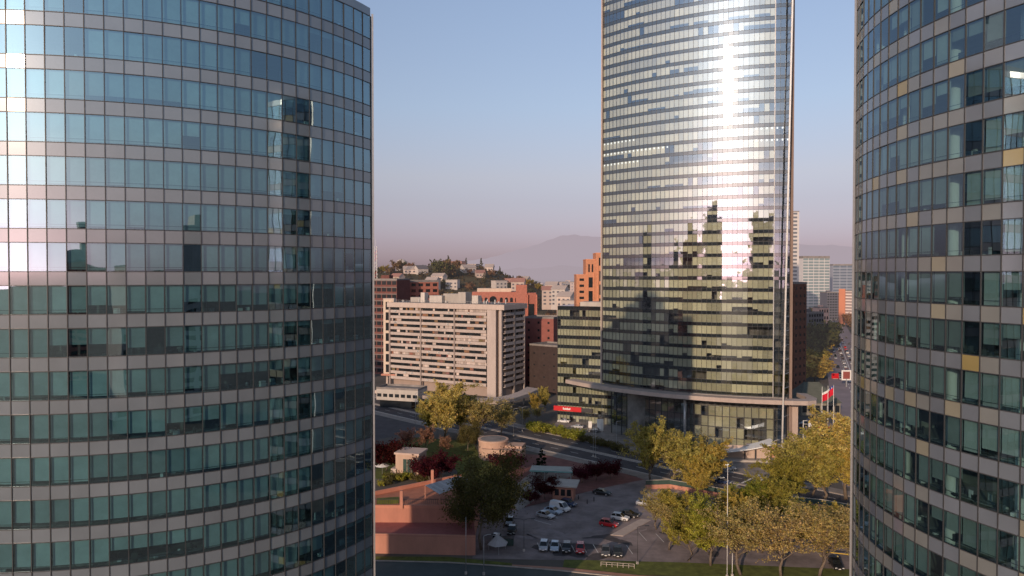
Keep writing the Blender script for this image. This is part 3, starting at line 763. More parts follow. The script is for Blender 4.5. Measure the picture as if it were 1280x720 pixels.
# red fascia with small white lettering
sg = thing('shop_sign', 'long red shop fascia with small white lettering on the dark glass annex', 'sign')
c0 = Vector(an0) - pA * .8 - dA * 1.2; c1 = Vector(an0) + dA * 9.4 - pA * .8; z = ZT(511.5, 266)
b = MB(); b.prism([tuple(c0), tuple(c1), tuple(c1 + pA * .6), tuple(c0 + pA * .6)], z - .85, z + .85); b.build('panel', M['red'], sg)
b = MB(); rs = random.Random(4); u = 3.6
for w, h in ((.36, .8), (.3, .55), (.34, .55), (.16, .75), (.34, .55), (.4, .8), (.34, .55), (.34, .55), (.3, .8)):
    p = c0 + dA * (u + w / 2) - pA * .03; b.box((p.x, p.y, z - .35 + h / 2), (w * .8, .05, h), math.atan2(dA.y, dA.x)); u += w
b.build('lettering', M['white'], sg)
b = MB(); c2 = c1 + dA * 4.2; b.prism([tuple(c1 + dA * .02), tuple(c2), tuple(c2 + pA * .6), tuple(c1 + dA * .02 + pA * .6)], z - .8, z + .6); b.build('dark_panel', M['darkmetal'], sg)
base_at(sg, (c0.x, c0.y, z - .8)); base_at(ann, ((an0[0] + an1[0]) / 2, 265, 0))

# ---- right-hand background
hz = lambda n, c, k: mat(n, c, .8, .08, .1, haze=k)  # plain surface with a share of haze emission blended in
bs = block('apartment_building', 'tall dark brown brick slab just right of the middle glass tower', 'apartment building', (AT(993, 305), 305.0), (AT(1008.5, 312), 312.0), 17, 0, ZT(355, 305), mat('dark_brown_brick', (.16, .075, .05), .9, .2, .8), 15, 3, .3, .35, side_cols=5)
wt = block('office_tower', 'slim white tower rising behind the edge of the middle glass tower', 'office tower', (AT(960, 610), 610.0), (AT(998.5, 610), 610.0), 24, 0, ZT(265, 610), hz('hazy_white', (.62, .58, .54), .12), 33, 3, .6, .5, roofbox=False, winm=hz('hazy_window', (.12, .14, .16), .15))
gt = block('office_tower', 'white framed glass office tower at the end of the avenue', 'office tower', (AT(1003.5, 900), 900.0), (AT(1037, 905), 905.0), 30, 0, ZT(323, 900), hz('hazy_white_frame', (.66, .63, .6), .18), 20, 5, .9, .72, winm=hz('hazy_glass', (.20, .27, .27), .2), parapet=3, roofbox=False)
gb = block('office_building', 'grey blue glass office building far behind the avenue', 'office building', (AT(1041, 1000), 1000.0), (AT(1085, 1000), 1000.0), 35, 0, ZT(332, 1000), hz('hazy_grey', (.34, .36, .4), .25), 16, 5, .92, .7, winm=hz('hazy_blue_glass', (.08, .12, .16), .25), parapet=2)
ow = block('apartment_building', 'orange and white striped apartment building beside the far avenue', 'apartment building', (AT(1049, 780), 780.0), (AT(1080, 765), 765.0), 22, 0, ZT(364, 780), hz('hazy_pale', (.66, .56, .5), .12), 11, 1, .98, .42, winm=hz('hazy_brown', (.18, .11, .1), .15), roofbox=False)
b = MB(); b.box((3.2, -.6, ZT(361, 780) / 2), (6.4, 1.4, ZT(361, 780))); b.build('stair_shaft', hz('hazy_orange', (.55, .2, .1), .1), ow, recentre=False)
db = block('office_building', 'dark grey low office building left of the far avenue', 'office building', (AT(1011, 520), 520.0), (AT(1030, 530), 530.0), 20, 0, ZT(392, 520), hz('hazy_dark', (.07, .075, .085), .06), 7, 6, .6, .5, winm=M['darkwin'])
d2 = block('apartment_building', 'dark apartment building in shade behind the low grey office', 'apartment building', (AT(1034, 860), 860.0), (AT(1050, 860), 860.0), 20, 0, ZT(366, 860), hz('hazy_dark_grey', (.10, .10, .12), .15), 10, 5, .6, .5)  # even dark grey walls plus a little haze emission
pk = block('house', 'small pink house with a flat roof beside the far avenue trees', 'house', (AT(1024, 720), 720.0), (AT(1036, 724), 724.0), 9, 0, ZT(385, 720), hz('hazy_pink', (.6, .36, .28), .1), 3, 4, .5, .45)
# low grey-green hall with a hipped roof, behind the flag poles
lh0, lh1 = G(1003, 520), G(1052, 520)
lowb = thing('market_hall', 'low hall with a grey green hipped roof behind the flag poles', 'hall', (lh0[0], lh0[1], 0), 0)
wl = lh1[0] - lh0[0]
b = MB(); b.box((wl / 2, 8, 2.4), (wl, 16, 4.8), 0, (.5, .5, .45)); b.build('wall', M['conc'], lowb, recentre=False)
b = MB(); r0 = [(-.6, -.6, 4.8), (wl + .6, -.6, 4.8), (wl + .6, 16.6, 4.8), (-.6, 16.6, 4.8)]; t0, t1 = (wl * .3, 9, 11.5), (wl * .7, 9, 11.5)
b.face([r0[0], r0[1], t1, t0]); b.face([r0[1], r0[2], t1]); b.face([r0[2], r0[3], t0, t1]); b.face([r0[3], r0[0], t0]); b.build('roof', mat('grey_green_roof', (.11, .12, .10), .7, .2, .5), lowb, recentre=False)
for i in range(6): put('window', pane_mesh(wl / 9, 2.6, M['darkwin']), lowb, (wl / 6 * (i + .5), -.02, 1.2))

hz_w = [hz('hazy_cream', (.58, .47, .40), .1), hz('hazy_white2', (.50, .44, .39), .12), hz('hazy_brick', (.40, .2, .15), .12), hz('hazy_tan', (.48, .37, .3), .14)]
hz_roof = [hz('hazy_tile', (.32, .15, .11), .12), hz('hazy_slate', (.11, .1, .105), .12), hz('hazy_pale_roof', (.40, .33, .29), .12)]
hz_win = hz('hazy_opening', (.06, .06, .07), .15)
def house(label, x, y, z, rz, w, d, h, wm, rm, flat=False, group=None, cols=3):
    t = thing('house', label, 'house', (x, y, z), rz, group)
    b = MB(); b.box((0, 0, h / 2 - 1.5), (w, d, h + 3))
    if not flat:
        for s in (-1, 1): b.face([(s * w / 2, -d / 2, h), (s * w / 2, d / 2, h), (s * w / 2, 0, h + d * .36)][::s])
    b.build('wall', wm, t, recentre=False)
    b = MB()
    if flat: b.box((0, 0, h + .2), (w + .6, d + .6, .4))
    else:
        for s in (-1, 1):
            b.face([(-w / 2 - .5, s * (d / 2 + .5), h - .3), (w / 2 + .5, s * (d / 2 + .5), h - .3), (w / 2 + .5, 0, h + d * .36 + .1), (-w / 2 - .5, 0, h + d * .36 + .1)])
    b.build('roof', rm, t, recentre=False)
    fl = max(1, int(h / 3))
    for k in range(fl):
        for i in range(cols):
            put('window', pane_mesh(w / cols * .45, 1.3, hz_win), t, (-w / 2 + w / cols * (i + .5), -d / 2 - .02, k * 3 + 1.0))
    return t
# ---- hill behind the apartments
def hill_z(x, y):
    # a low spur: crest near (-105, 690), falling to the right and away from it
    cx = -120 + (y - 690) * .05
    e = math.exp(-((x - cx) / 150.0) ** 2) * math.exp(-((y - 720) / 190.0) ** 2) * 50
    e += 26 * math.exp(-((x + 20) / 95.0) ** 2) * math.exp(-((y - 800) / 170.0) ** 2)
    n = 1.5 * math.sin(x * .05 + y * .031) + 1.0 * math.sin(x * .11 - y * .07)
    return max(-.5, e + n * min(1, e / 8) - .5)
b = MB(); N1, N2 = 44, 34
P = [[(-420 + 560 * i / N1, 430 + 620 * j / N2) for i in range(N1 + 1)] for j in range(N2 + 1)]
for j in range(N2):
    for i in range(N1):
        q = [P[j][i], P[j][i + 1], P[j + 1][i + 1], P[j + 1][i]]
        if max(hill_z(*p) for p in q) > -.4: b.face([(p[0], p[1], hill_z(*p)) for p in q], V(.8, 1.2))
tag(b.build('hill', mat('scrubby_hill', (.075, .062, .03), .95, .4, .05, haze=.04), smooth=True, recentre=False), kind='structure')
hs = random.Random(12)
house('white gabled house with a dark roof on the crest of the hill', AT(526, 690), 690, hill_z(AT(526, 690), 690) - .5, R_(38), 11, 9, 5.2, hz_w[1], hz_roof[1])
wd = thing('observatory', 'white domed building on the crest of the hill among trees', 'building', (AT(502, 720), 720, hill_z(AT(502, 720), 720) - 1))
b = MB(); b.cyl((0, 0), 5.2, -2, 8.5, 20); b.build('wall', hz_w[1], wd, recentre=False)
b = MB(); b.tube([(0, 0, 8.5), (0, 0, 10), (0, 0, 11.6), (0, 0, 12.3)], [5.4, 4.8, 3.0, .4], 20); b.build('dome', hz_w[1], wd, smooth=True, recentre=False)
b = MB(); b.box((1.5, -5.15, 5.5), (2.4, .4, 2.4)); b.build('opening', hz_win, wd, recentre=False)
spots = [(482, 352, 600, 'w'), (497, 352, 640, 't'), (512, 349, 690, 'p'), (541, 350, 620, 'w'), (549, 348, 660, 'p'), (566, 350, 640, 'w'), (573, 345, 760, 'b'), (585, 346, 700, 'w'), (592, 345, 760, 'p'), (600, 348, 690, 't'), (603, 346, 800, 'w'), (612, 347, 740, 'p'),
         (624, 351, 650, 'w'), (638, 352, 700, 'b'), (648, 352, 620, 't'), (655, 351, 800, 'w'), (690, 356, 640, 'p'), (700, 361, 560, 'w'), (708, 370, 470, 'p'), (715, 376, 440, 'w'), (688, 362, 590, 't')]
names = {'w': 'white house among the trees on the hillside', 't': 'tan house among the trees on the hillside', 'p': 'pale roofed house among the trees on the hillside', 'b': 'brick red house among the trees on the hillside'}
for (px, py, Y, kd) in spots:
    x = AT(px, Y); zg = hill_z(x, Y); ztop = max(ZT(py, Y), zg + 4); h = min(13, max(3.2, ztop - zg))
    house(names[kd], x, Y, max(zg, ztop - h), R_(hs.uniform(-35, 35)), hs.uniform(8, 14), hs.uniform(7, 9), h, hz_w[{'w': 1, 't': 3, 'p': 0, 'b': 2}[kd]], hz_roof[{'w': 2, 't': 0, 'p': 2, 'b': 0}[kd]], flat=hs.random() < .4, group='houses on the hillside')
ub = MB(); ur = random.Random(5)
for i in range(9000):
    x, Y = ur.uniform(-330, 110), ur.uniform(480, 900); zg = hill_z(x, Y)
    if zg < 1: continue
    s = ur.uniform(.8, 2.0); c = Vector((x, Y, zg + ur.uniform(0, 2.2))); a = Vector((ur.gauss(0, 1), ur.gauss(0, 1), ur.gauss(0, 1))).normalized(); w = a.orthogonal().normalized()
    k = ur.uniform(.5, 1.4); ub.face([c - a * s, c + w * s * .6, c + a * s, c - w * s * .6], (k * ur.uniform(.9, 1.5), k, k))
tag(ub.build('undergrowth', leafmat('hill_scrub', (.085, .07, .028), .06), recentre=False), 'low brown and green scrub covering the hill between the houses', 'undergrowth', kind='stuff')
# ---- the city plain far behind
fr = random.Random(44)
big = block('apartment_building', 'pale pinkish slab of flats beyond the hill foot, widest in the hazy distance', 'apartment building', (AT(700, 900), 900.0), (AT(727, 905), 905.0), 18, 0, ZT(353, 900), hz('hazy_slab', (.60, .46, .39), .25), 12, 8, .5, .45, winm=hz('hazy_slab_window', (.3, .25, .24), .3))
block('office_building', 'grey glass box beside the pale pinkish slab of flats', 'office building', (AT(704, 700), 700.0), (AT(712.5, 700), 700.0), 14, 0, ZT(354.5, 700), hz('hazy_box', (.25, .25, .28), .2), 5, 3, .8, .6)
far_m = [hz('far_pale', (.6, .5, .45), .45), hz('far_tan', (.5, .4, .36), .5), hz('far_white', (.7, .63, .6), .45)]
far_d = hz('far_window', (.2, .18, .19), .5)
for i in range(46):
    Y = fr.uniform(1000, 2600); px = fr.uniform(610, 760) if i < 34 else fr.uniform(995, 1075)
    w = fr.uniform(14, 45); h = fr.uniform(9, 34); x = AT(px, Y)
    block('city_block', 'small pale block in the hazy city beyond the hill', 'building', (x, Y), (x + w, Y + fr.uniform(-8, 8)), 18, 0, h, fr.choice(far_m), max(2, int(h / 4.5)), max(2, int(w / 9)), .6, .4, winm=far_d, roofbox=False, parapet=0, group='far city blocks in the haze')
# ---- mountain ridges, their haze put in as emission colour
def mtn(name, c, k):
    m = mat(name, (.2, .17, .18), 1, .1, .001, haze=k)  # almost all haze emission, very little lit surface
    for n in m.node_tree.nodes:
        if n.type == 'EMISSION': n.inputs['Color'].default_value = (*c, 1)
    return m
def ridge(profile, Y, m, depth):
    b = MB()
    for i in range(len(profile) - 1):
        (p0, y0), (p1, y1) = profile[i], profile[i + 1]
        n = 6
        for j in range(n):
            t0, t1 = j / n, (j + 1) / n
            A0, A1 = p0 + (p1 - p0) * t0, p0 + (p1 - p0) * t1
            Z0 = ZT(y0 + (y1 - y0) * t0, Y) + 10 * math.sin(A0 * .11) + 6 * math.sin(A0 * .37); Z1 = ZT(y0 + (y1 - y0) * t1, Y) + 10 * math.sin(A1 * .11) + 6 * math.sin(A1 * .37)
            if (i, j) == (0, 0): Z0 = 0
            b.face([(AT(A0, Y), Y - depth, 0), (AT(A1, Y), Y - depth, 0), (AT(A1, Y), Y, Z1), (AT(A0, Y), Y, Z0)])
            b.face([(AT(A0, Y), Y, Z0), (AT(A1, Y), Y, Z1), (AT(A1, Y), Y + depth, 0), (AT(A0, Y), Y + depth, 0)])
    tag(b.build('mountain', m, smooth=False, recentre=False), kind='structure')
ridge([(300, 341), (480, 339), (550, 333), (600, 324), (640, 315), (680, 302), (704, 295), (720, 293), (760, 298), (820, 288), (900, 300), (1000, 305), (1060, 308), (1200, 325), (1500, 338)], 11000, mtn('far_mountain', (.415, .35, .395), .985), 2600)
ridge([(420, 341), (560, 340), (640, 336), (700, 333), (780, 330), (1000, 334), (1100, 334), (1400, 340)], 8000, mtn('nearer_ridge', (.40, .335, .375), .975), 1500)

# ---- lattice mast on the left
ms = thing('lattice_mast', 'red and white lattice radio mast on the hill, right beside the left office tower', 'mast', (AT(469.5, 640), 640, 0))
b = MB(); z1 = ZT(308, 640); hw = 1.4
for sx in (-1, 1):
    for sy in (-1, 1): b.tube([(sx * hw, sy * hw, 0), (sx * hw * .7, sy * hw * .7, z1)], .16, 5)
z = 2
while z < z1 - 3:
    for s in (-1, 1):
        b.tube([(-hw, s * hw, z), (hw, s * hw, z + 3)], .1, 4, (1, .3, .3) if int(z / 9) % 2 else (1, 1, 1)); b.tube([(s * hw, -hw, z + 3), (s * hw, hw, z)], .1, 4)
    z += 3
b.build('lattice', M['white'], ms, recentre=False)
b = MB(); b.tube([(0, 0, z1), (0, 0, z1 + 6)], .1, 5); b.build('aerial', M['metal'], ms, recentre=False)

# ---- buildings behind the camera: they stand in the mirror of the glass
for (lab, x, y, w, h, fl, cl) in (('slim office block some way behind the viewpoint', 16, -150, 20, 62, 16, 6), ('grey office block behind and left of the viewpoint', -150, -60, 34, 48, 13, 8), ('broad dark office block behind and left of the viewpoint', -168, -12, 58, 80, 20, 10), ('tan apartment block behind and left of the viewpoint', -215, 10, 40, 64, 16, 9),
         ('brown apartment block far left of the viewpoint', -205, 118, 26, 84, 22, 6), ('stepped office block behind and right of the viewpoint', 110, -120, 40, 66, 17, 8), ('low office block far behind the viewpoint', -60, -330, 60, 56, 14, 12)):
    c = Vector((x, y)); f = (Vector((40, 160)) - c).normalized(); d = Vector((f.y, -f.x)) * -1
    p0 = c - d * w / 2; p1 = c + d * w / 2
    t_ = block('office_block', lab, 'office block', tuple(p0), tuple(p1), 20, 0, h, fr.choice((M['conc'], M['brick'], M['conc_pink'])), fl, cl, .7, .5)
    if w > 30:
        b = MB(); b.box((w * .4, 9, h + 4), (w * .45, 12, 8)); b.box((w * .36, 9, h + 10.5), (w * .2, 8, 5)); b.build('upper_storeys', M['conc'], t_, recentre=False)
# ================================================================== ground, roads, paving
def sheet(name, poly, z, m, t=0.02):
    b = MB(); b.face([(x, y, z) for x, y in poly]); return tag(b.build(name, m, recentre=False), kind='structure')
def gp(pts, z=0.0): return [G(x, y, z) for x, y in pts]
sheet('ground', [(-14000, -6000), (14000, -6000), (14000, 14000), (-14000, 14000)], 0.0, M['ground'])
def strip(c0, c1, off0, off1):
    d = Vector((c1[0] - c0[0], c1[1] - c0[1])).normalized(); n = Vector((d.y, -d.x))
    return [tuple(Vector(c0) + n * off0), tuple(Vector(c1) + n * off0), tuple(Vector(c1) + n * off1), tuple(Vector(c0) + n * off1)]
# the diagonal boulevard
B0, B1 = (-150.0, 395.0), (150.0, 95.0)
sheet('road', strip(B0, B1, -9, 9), 0.03, M['asphalt'])
for o0, o1 in ((-9.5, -9), (9, 9.5), (-.7, .7)):
    b = MB(); b.prism(strip(B0, B1, o0, o1), 0.0, .16); tag(b.build('kerb', M['kerb'], recentre=False), kind='structure')
sheet('pavement', strip(B0, B1, 9.5, 13), 0.06, M['pave']); sheet('pavement', strip(B0, B1, -13.5, -9.5), 0.06, M['pave'])
bd = (Vector(B1) - Vector(B0)).normalized()
for off in (-4.8, 4.8):
    b = MB(); s = 10
    while s < 415:
        if 120 < s < 400: b.face([(x, y, .05) for x, y in strip(tuple(Vector(B0) + bd * s), tuple(Vector(B0) + bd * (s + 3)), off - .09, off + .09)])
        s += 8
    tag(b.build('road_marking', M['paint'], recentre=False), kind='structure')
for off in (-8.6, -1.0, 1.0, 8.6):
    sheet('road_marking', strip(tuple(Vector(B0) + bd * 100), tuple(Vector(B0) + bd * 400), off - .1, off + .1), .05, M['paint'])
# two long crossing lines and a stop line by the tower entrance
for (p, q) in (((915, 612), (951, 595)), ((921, 619), (963, 596.5))):
    a, c = Vector(G(*p)), Vector(G(*q)); sheet('road_marking', strip(tuple(a), tuple(c), -.3, .3), .065, M['paint'])
# the avenue that runs to the horizon
V0, V1 = (95.0, 180.0), (900.0, 2130.0)
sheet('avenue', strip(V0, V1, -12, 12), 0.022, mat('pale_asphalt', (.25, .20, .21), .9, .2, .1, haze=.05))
for off in (-3.2, 3.2): 
    b = MB(); s = 30; vd = (Vector(V1) - Vector(V0)).normalized()
    while s < 1200:
        b.face([(x, y, .045) for x, y in strip(tuple(Vector(V0) + vd * s), tuple(Vector(V0) + vd * (s + 6)), off - .12, off + .12)]); s += 12
    tag(b.build('road_marking', M['paint'], recentre=False), kind='structure')
sheet('road_marking', strip(tuple(Vector(V0) + vd * 30), tuple(Vector(V0) + vd * 1500), -.2, .2), .045, M['paint'])
# left branch of the road under the trees
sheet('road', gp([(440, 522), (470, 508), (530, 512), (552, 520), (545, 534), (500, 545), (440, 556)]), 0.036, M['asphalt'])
# tower plaza, parking, paved court, lawn and the near road
sheet('plaza', gp([(690, 536), (790, 560), (880, 586), (960, 600), (1040, 580), (1060, 545), (1010, 540), (900, 556), (760, 530), (700, 522)]), 0.045, M['pave'])
sheet('court', gp([(985, 585), (1075, 600), (1100, 540), (1010, 524)]), 0.052, mat('mauve_asphalt', (.26, .21, .215), .9, .25, .3))
sheet('parking', gp([(590, 701), (850, 706), (1090, 716), (1090, 640), (905, 606), (800, 597), (752, 612), (690, 628), (640, 640), (596, 655)]), 0.05, M['asphalt2'])
sheet('paved_court', gp([(625, 566), (686, 571), (770, 590), (806, 601), (752, 612), (688, 628), (640, 640), (600, 625), (590, 590)]), 0.058, M['paver'])
sheet('path', gp([(664, 592), (720, 594), (700, 604), (650, 640), (640, 636), (642, 610)]), 0.066, M['pave'])
sheet('lawn', gp([(706, 702.5), (850, 706), (1090, 716), (1090, 730), (800, 722), (704, 712)]), 0.075, M['lawn'])
sheet('path', gp([(640, 709), (704, 712.5), (800, 722.5), (1000, 734), (1000, 738), (800, 727), (700, 716.5), (640, 712)]), 0.085, mat('orange_path', (.42, .22, .15), .85, .15, .5))
sheet('lawn', gp([(440, 704), (470, 698.5), (560, 699), (640, 707), (640, 711), (560, 706), (470, 704)]), 0.07, M['lawn'])
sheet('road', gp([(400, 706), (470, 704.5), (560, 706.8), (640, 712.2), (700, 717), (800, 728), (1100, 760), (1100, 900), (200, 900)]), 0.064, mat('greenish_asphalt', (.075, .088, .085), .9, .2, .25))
b = MB(); P0 = gp([(440, 703.6), (470, 704.3), (560, 706.5), (640, 711.8), (700, 716.7), (800, 727.5)])
for i in range(len(P0) - 1): b.prism(strip(P0[i], P0[i + 1], -.15, .15), 0, .2)
tag(b.build('kerb', M['kerb'], recentre=False), kind='structure')
sheet('lawn', gp([(470, 560), (520, 548), (590, 552), (600, 572), (560, 585), (500, 600), (468, 600)]), 0.05, M['lawn'])
sheet('lawn', gp([(560, 575), (610, 570), (650, 578), (630, 600), (585, 610)]), 0.062, M['lawn'])
pr = random.Random(6); dk_ = mat('tar_patch', (.075, .065, .068), .85, .3, .6); lt_ = mat('worn_asphalt', (.27, .225, .225), .9, .35, .3)
for i in range(26):
    x, y = G(pr.uniform(650, 1040), pr.uniform(645, 700)); a = pr.uniform(-.8, .8); l, w = pr.uniform(1.5, 7), pr.uniform(.5, 2.4)
    n_ = 9; poly = [(x + (l * math.cos(2 * math.pi * k / n_) * math.cos(a) - w * math.sin(2 * math.pi * k / n_) * math.sin(a)) * pr.uniform(.6, 1), y + (l * math.cos(2 * math.pi * k / n_) * math.sin(a) + w * math.sin(2 * math.pi * k / n_) * math.cos(a)) * pr.uniform(.6, 1)) for k in range(n_)]
    sheet('asphalt_patch', poly, .0535 + i * .0002, pr.choice((dk_, dk_, lt_)))
# raised parking islands
for pts in ([(764, 671.5), (802, 651), (815, 652.5), (780, 673)], [(806, 620), (850, 612), (858, 615), (815, 625)], [(850, 652), (905, 641), (912, 644), (858, 656)]):
    b = MB(); b.prism(gp(pts), 0, .16); tag(b.build('pavement', M['conc_pink'], recentre=False), kind='structure')
b = MB()
for i in range(9):
    x, y = G(700 + 0, 640); 
for i in range(7):
    p = Vector(G(668 + i * 4.4, 652 - i * 4.0)); b.face([(x, y, .062) for x, y in strip(tuple(p), tuple(p + Vector((3.6, -3.2))), -.06, .06)])
for i in range(9):
    p = Vector(G(672 + i * 14, 681 + i * .4)); b.face([(x, y, .062) for x, y in strip(tuple(p), tuple(p + Vector((.5, -4.6))), -.06, .06)])
for i in range(12):
    p = Vector(G(800 + i * 21, 668 + i * 1.6)); b.face([(x, y, .062) for x, y in strip(tuple(p), tuple(p + Vector((.7, -4.8))), -.06, .06)])
tag(b.build('road_marking', M['paint'], recentre=False), kind='structure')

# ---- terracotta terraces, bottom left
tt = thing('terrace_building', 'stepped terracotta building with a peach lit parapet beside the left office tower', 'building')
zA, zB = 3.5, 7.1
f0, f1 = G(455, 694), G(594, 697)
m0, m1 = (AT(440, 147.4), 147.4), (AT(592, 147.0), 147.0)
b = MB(); b.prism([f0, f1, m1, m0], 0, zA, top=False); b.build('lower_wall', M['terracotta'], tt)
b = MB(); b.prism([(f0[0], f0[1] + .0), f1, m1, m0], zA + .0, zA + .06, bot=False); b.build('terrace_floor', M['terrace'], tt)
b = MB()
for (p, q) in ((f0, f1),): b.prism(strip(p, q, -.35, .05), zA + .06, zA + .35)
b.build('coping', M['terracotta'], tt)
bk1, bk0 = (AT(576, 169.0), 169.0), (AT(440, 152.5), 152.5)
b = MB(); b.prism([m0, m1, (m1[0] + .6, 160.0), bk1, bk0], 0, zB - .6, (.95, .9, .9)); b.build('upper_wall', M['terracotta'], tt)
b = MB(); b.prism(strip(m0, m1, -.4, .08), zB - .6, zB, (1.08, 1.02, .98)); b.build('parapet', M['terracotta'], tt)
b = MB(); b.prism([(m0[0], m0[1] + .5), (m1[0] - .1, m1[1] + .5), (m1[0] + .5, 160.0), bk1, bk0], zB - .59, zB - .5, bot=False); b.build('roof_deck', mat('orange_deck', (.44, .17, .10), .85, .18, .5), tt)
b = MB(); b.prism(strip(bk0, bk1, -.3, .1), zB - .6, zB + .3, (1.1, 1, .95)); b.build('rear_parapet', M['terracotta'], tt)
b = MB()
for i in range(60):
    t = i / 59; b.box((m0[0] + (m1[0] - m0[0]) * t, m0[1] + .7, zB + .45), (.06, .06, .9))
b.box(((m0[0] + m1[0]) / 2, m0[1] + .7, zB + .92), (m1[0] - m0[0], .07, .07)); b.build('railing', M['darkmetal'], tt)
b = MB(); x, y = G(484, 628, 7); b.box((x, y, 7.0), (4.5, 1.5, 1.1), .2, (1, 1, 1)); b.build('planter', M['lawn'], tt)
for (px, py) in ((501, 634), (540, 606)):
    x, y = G(px, py, 7); b = MB(); b.box((x, y, 8.3), (.6, .6, 3.6)); b.build('chimney', M['terracotta'], tt)
base_at(tt, ((f0[0] + f1[0]) / 2, f0[1], 0))
# pergola with a pale canopy
pg = thing('pergola', 'terrace pergola with a pale grey slatted canopy beside the orange roof', 'pergola')
zc_ = 9.6; k4 = [G(531, 608, zc_), G(549, 619, zc_), G(592, 602, zc_), G(573, 596, zc_)]
b = MB()
kv = [Vector(p) for p in k4]
for i in range(14):
    t0, t1 = i / 14, (i + .86) / 14
    b.prism([tuple(kv[0].lerp(kv[3], t0)), tuple(kv[1].lerp(kv[2], t0)), tuple(kv[1].lerp(kv[2], t1)), tuple(kv[0].lerp(kv[3], t1))], zc_ - .08, zc_ + .02, V(.85, 1.1))
b.build('canopy', M['canvas'], pg)
for p in kv:
    b = MB(); b.box((p.x, p.y, 8.0), (.25, .25, 3.0)); b.build('post', M['terracotta'], pg)
base_at(pg, (kv[1].x, kv[1].y, 0))
# small cream tower-house with glass doors
x, y = G(508, 600); 
th = thing('garden_house', 'small cream flat roofed house with a tall glazed front among plum trees', 'house', (x, y, 0), R_(-14))
b = MB(); b.box((0, 3, 3.2), (6.4, 6, 6.4), 0, (1, .86, .76)); b.build('wall', M['conc_pink'], th, recentre=False)
b = MB(); b.box((0, 3, 6.6), (7.0, 6.6, .5), 0, (1.1, 1, .95)); b.build('roof', M['conc_pink'], th, recentre=False)
for i in (-1, 0, 1): put('window', pane_mesh(1.0, 4.6, M['green']), th, (.6 + i * 1.15, -.02, .6))
b = MB(); b.box((-3.6, 1.0, 1.3), (1.5, 3, 2.6)); b.build('side_wing', M['conc_pink'], th, recentre=False)
# rotunda with its low block
x, y = G(616, 577)
ro = thing('rotunda', 'round pinkish drum building beside the boulevard', 'building', (x, y, 0))
b = MB(); b.cyl((0, 4.5), 4.3, 0, 4.9, 36, (1, .8, .68))
b.tube([(0, 4.5, 4.9), (0, 4.5, 5.4)], [4.5, 4.5], 36, (1.05, .86, .75)); b.build('drum', M['conc_pink'], ro, recentre=False)
b = MB(); b.cyl((0, 4.5), 3.7, 5.4, 5.46, 32); b.build('roof', M['roofgrey'], ro, recentre=False)
b = MB(); b.box((3, 1.2, 1.7), (11.5, 5.5, 3.4), -.25, (1, .82, .7)); b.box((6.5, 3.4, 2.0), (5, 5, 4.0), -.25, (1.05, .85, .74)); b.build('low_block', M['conc_pink'], ro, recentre=False)
for i in range(5): put('window', pane_mesh(.9, 1.1, M['darkwin']), ro, (-1 + i * 1.7, -1.5 - i * .42, 1.2), -.25)
# guardhouse at the car park
x, y = G(704, 627.5)
gh = thing('guardhouse', 'small brick guardhouse with three dark windows and a pale roof slab by the car park', 'guardhouse', (x, y, 0), R_(-12))
b = MB(); b.box((0, 2, 1.7), (5.0, 4, 3.4)); b.build('wall', M['terracotta'], gh, recentre=False)
b = MB(); b.box((-.4, 2.2, 3.6), (7.6, 6, .35)); b.build('roof', M['conc'], gh, recentre=False)
for i in (-1, 0, 1): put('window', pane_mesh(1.0, 1.5, M['darkwin']), gh, (i * 1.45, -.02, 1.2))
x, y = G(690, 602)
cp = thing('covered_walk', 'flat covered walk with a thin teal edge behind the guardhouse', 'canopy', (x, y, 0), R_(-8))
b = MB(); b.box((0, 0, 3.0), (11, 5, .3), 0, (.9, 1, 1)); b.build('roof', M['conc'], cp, recentre=False)
b = MB(); b.box((0, -2.56, 3.0), (11.1, .08, .4)); b.build('fascia', mat('teal_fascia', (.18, .34, .32), .5, .1), cp, recentre=False)
for sx in (-5, -1.7, 1.7, 5):
    b = MB(); b.box((sx, -2, 1.42), (.2, .2, 2.85)); b.box((sx, 2, 1.42), (.2, .2, 2.85)); b.build('post', M['metal'], cp, recentre=False)
# entrance wing canopy in front of the middle tower
x, y = G(925, 577)
en = thing('entrance_canopy', 'white wing shaped entrance canopy at the foot of the middle glass tower', 'canopy', (x, y, 0), R_(-6))
b = MB(); n = 10
for i in range(n):
    def q(t): return (-9 + 18.5 * t, 2.6 + 3.4 * t ** 1.8)
    (xa, za), (xb, zb2) = q(i / n), q((i + 1) / n); wa = 1.2 + 2.2 * (i / n); wb2 = 1.2 + 2.2 * ((i + 1) / n)
    b.face([(xa, -wa, za), (xb, -wb2, zb2), (xb, wb2, zb2), (xa, wa, za)]); b.face([(xa, wa, za - .25), (xb, wb2, zb2 - .25), (xb, -wb2, zb2 - .25), (xa, -wa, za - .25)])
    b.face([(xa, -wa, za - .25), (xb, -wb2, zb2 - .25), (xb, -wb2, zb2), (xa, -wa, za)]); b.face([(xb, wb2, zb2 - .25), (xa, wa, za - .25), (xa, wa, za), (xb, wb2, zb2)])
b.build('wing', M['white'], en, recentre=False)
b = MB(); b.box((2.5, 1.4, 2.1), (13, .5, 4.2), 0, (1, .95, .9)); b.build('screen_wall', M['conc_pink'], en, recentre=False)
for sx in (-6, 1.5, 4.5):
    b = MB(); b.cyl((sx, -.4), .16, 0, 2.5 + .2 * max(0, sx), 10); b.build('post', M['darkmetal'], en, recentre=False)
b = MB(); b.box((0, 0, .3), (16, 3.4, .6), 0, (.9, .9, .9)); b.build('step', M['conc'], en, recentre=False)
x, y = G(960, 573)
kk = thing('kiosk', 'low brownish kiosk with a pale roof right of the entrance canopy', 'kiosk', (x, y, 0))
b = MB(); b.box((0, 2, 1.5), (9, 4, 3)); b.build('wall', M['terracotta'], kk, recentre=False)
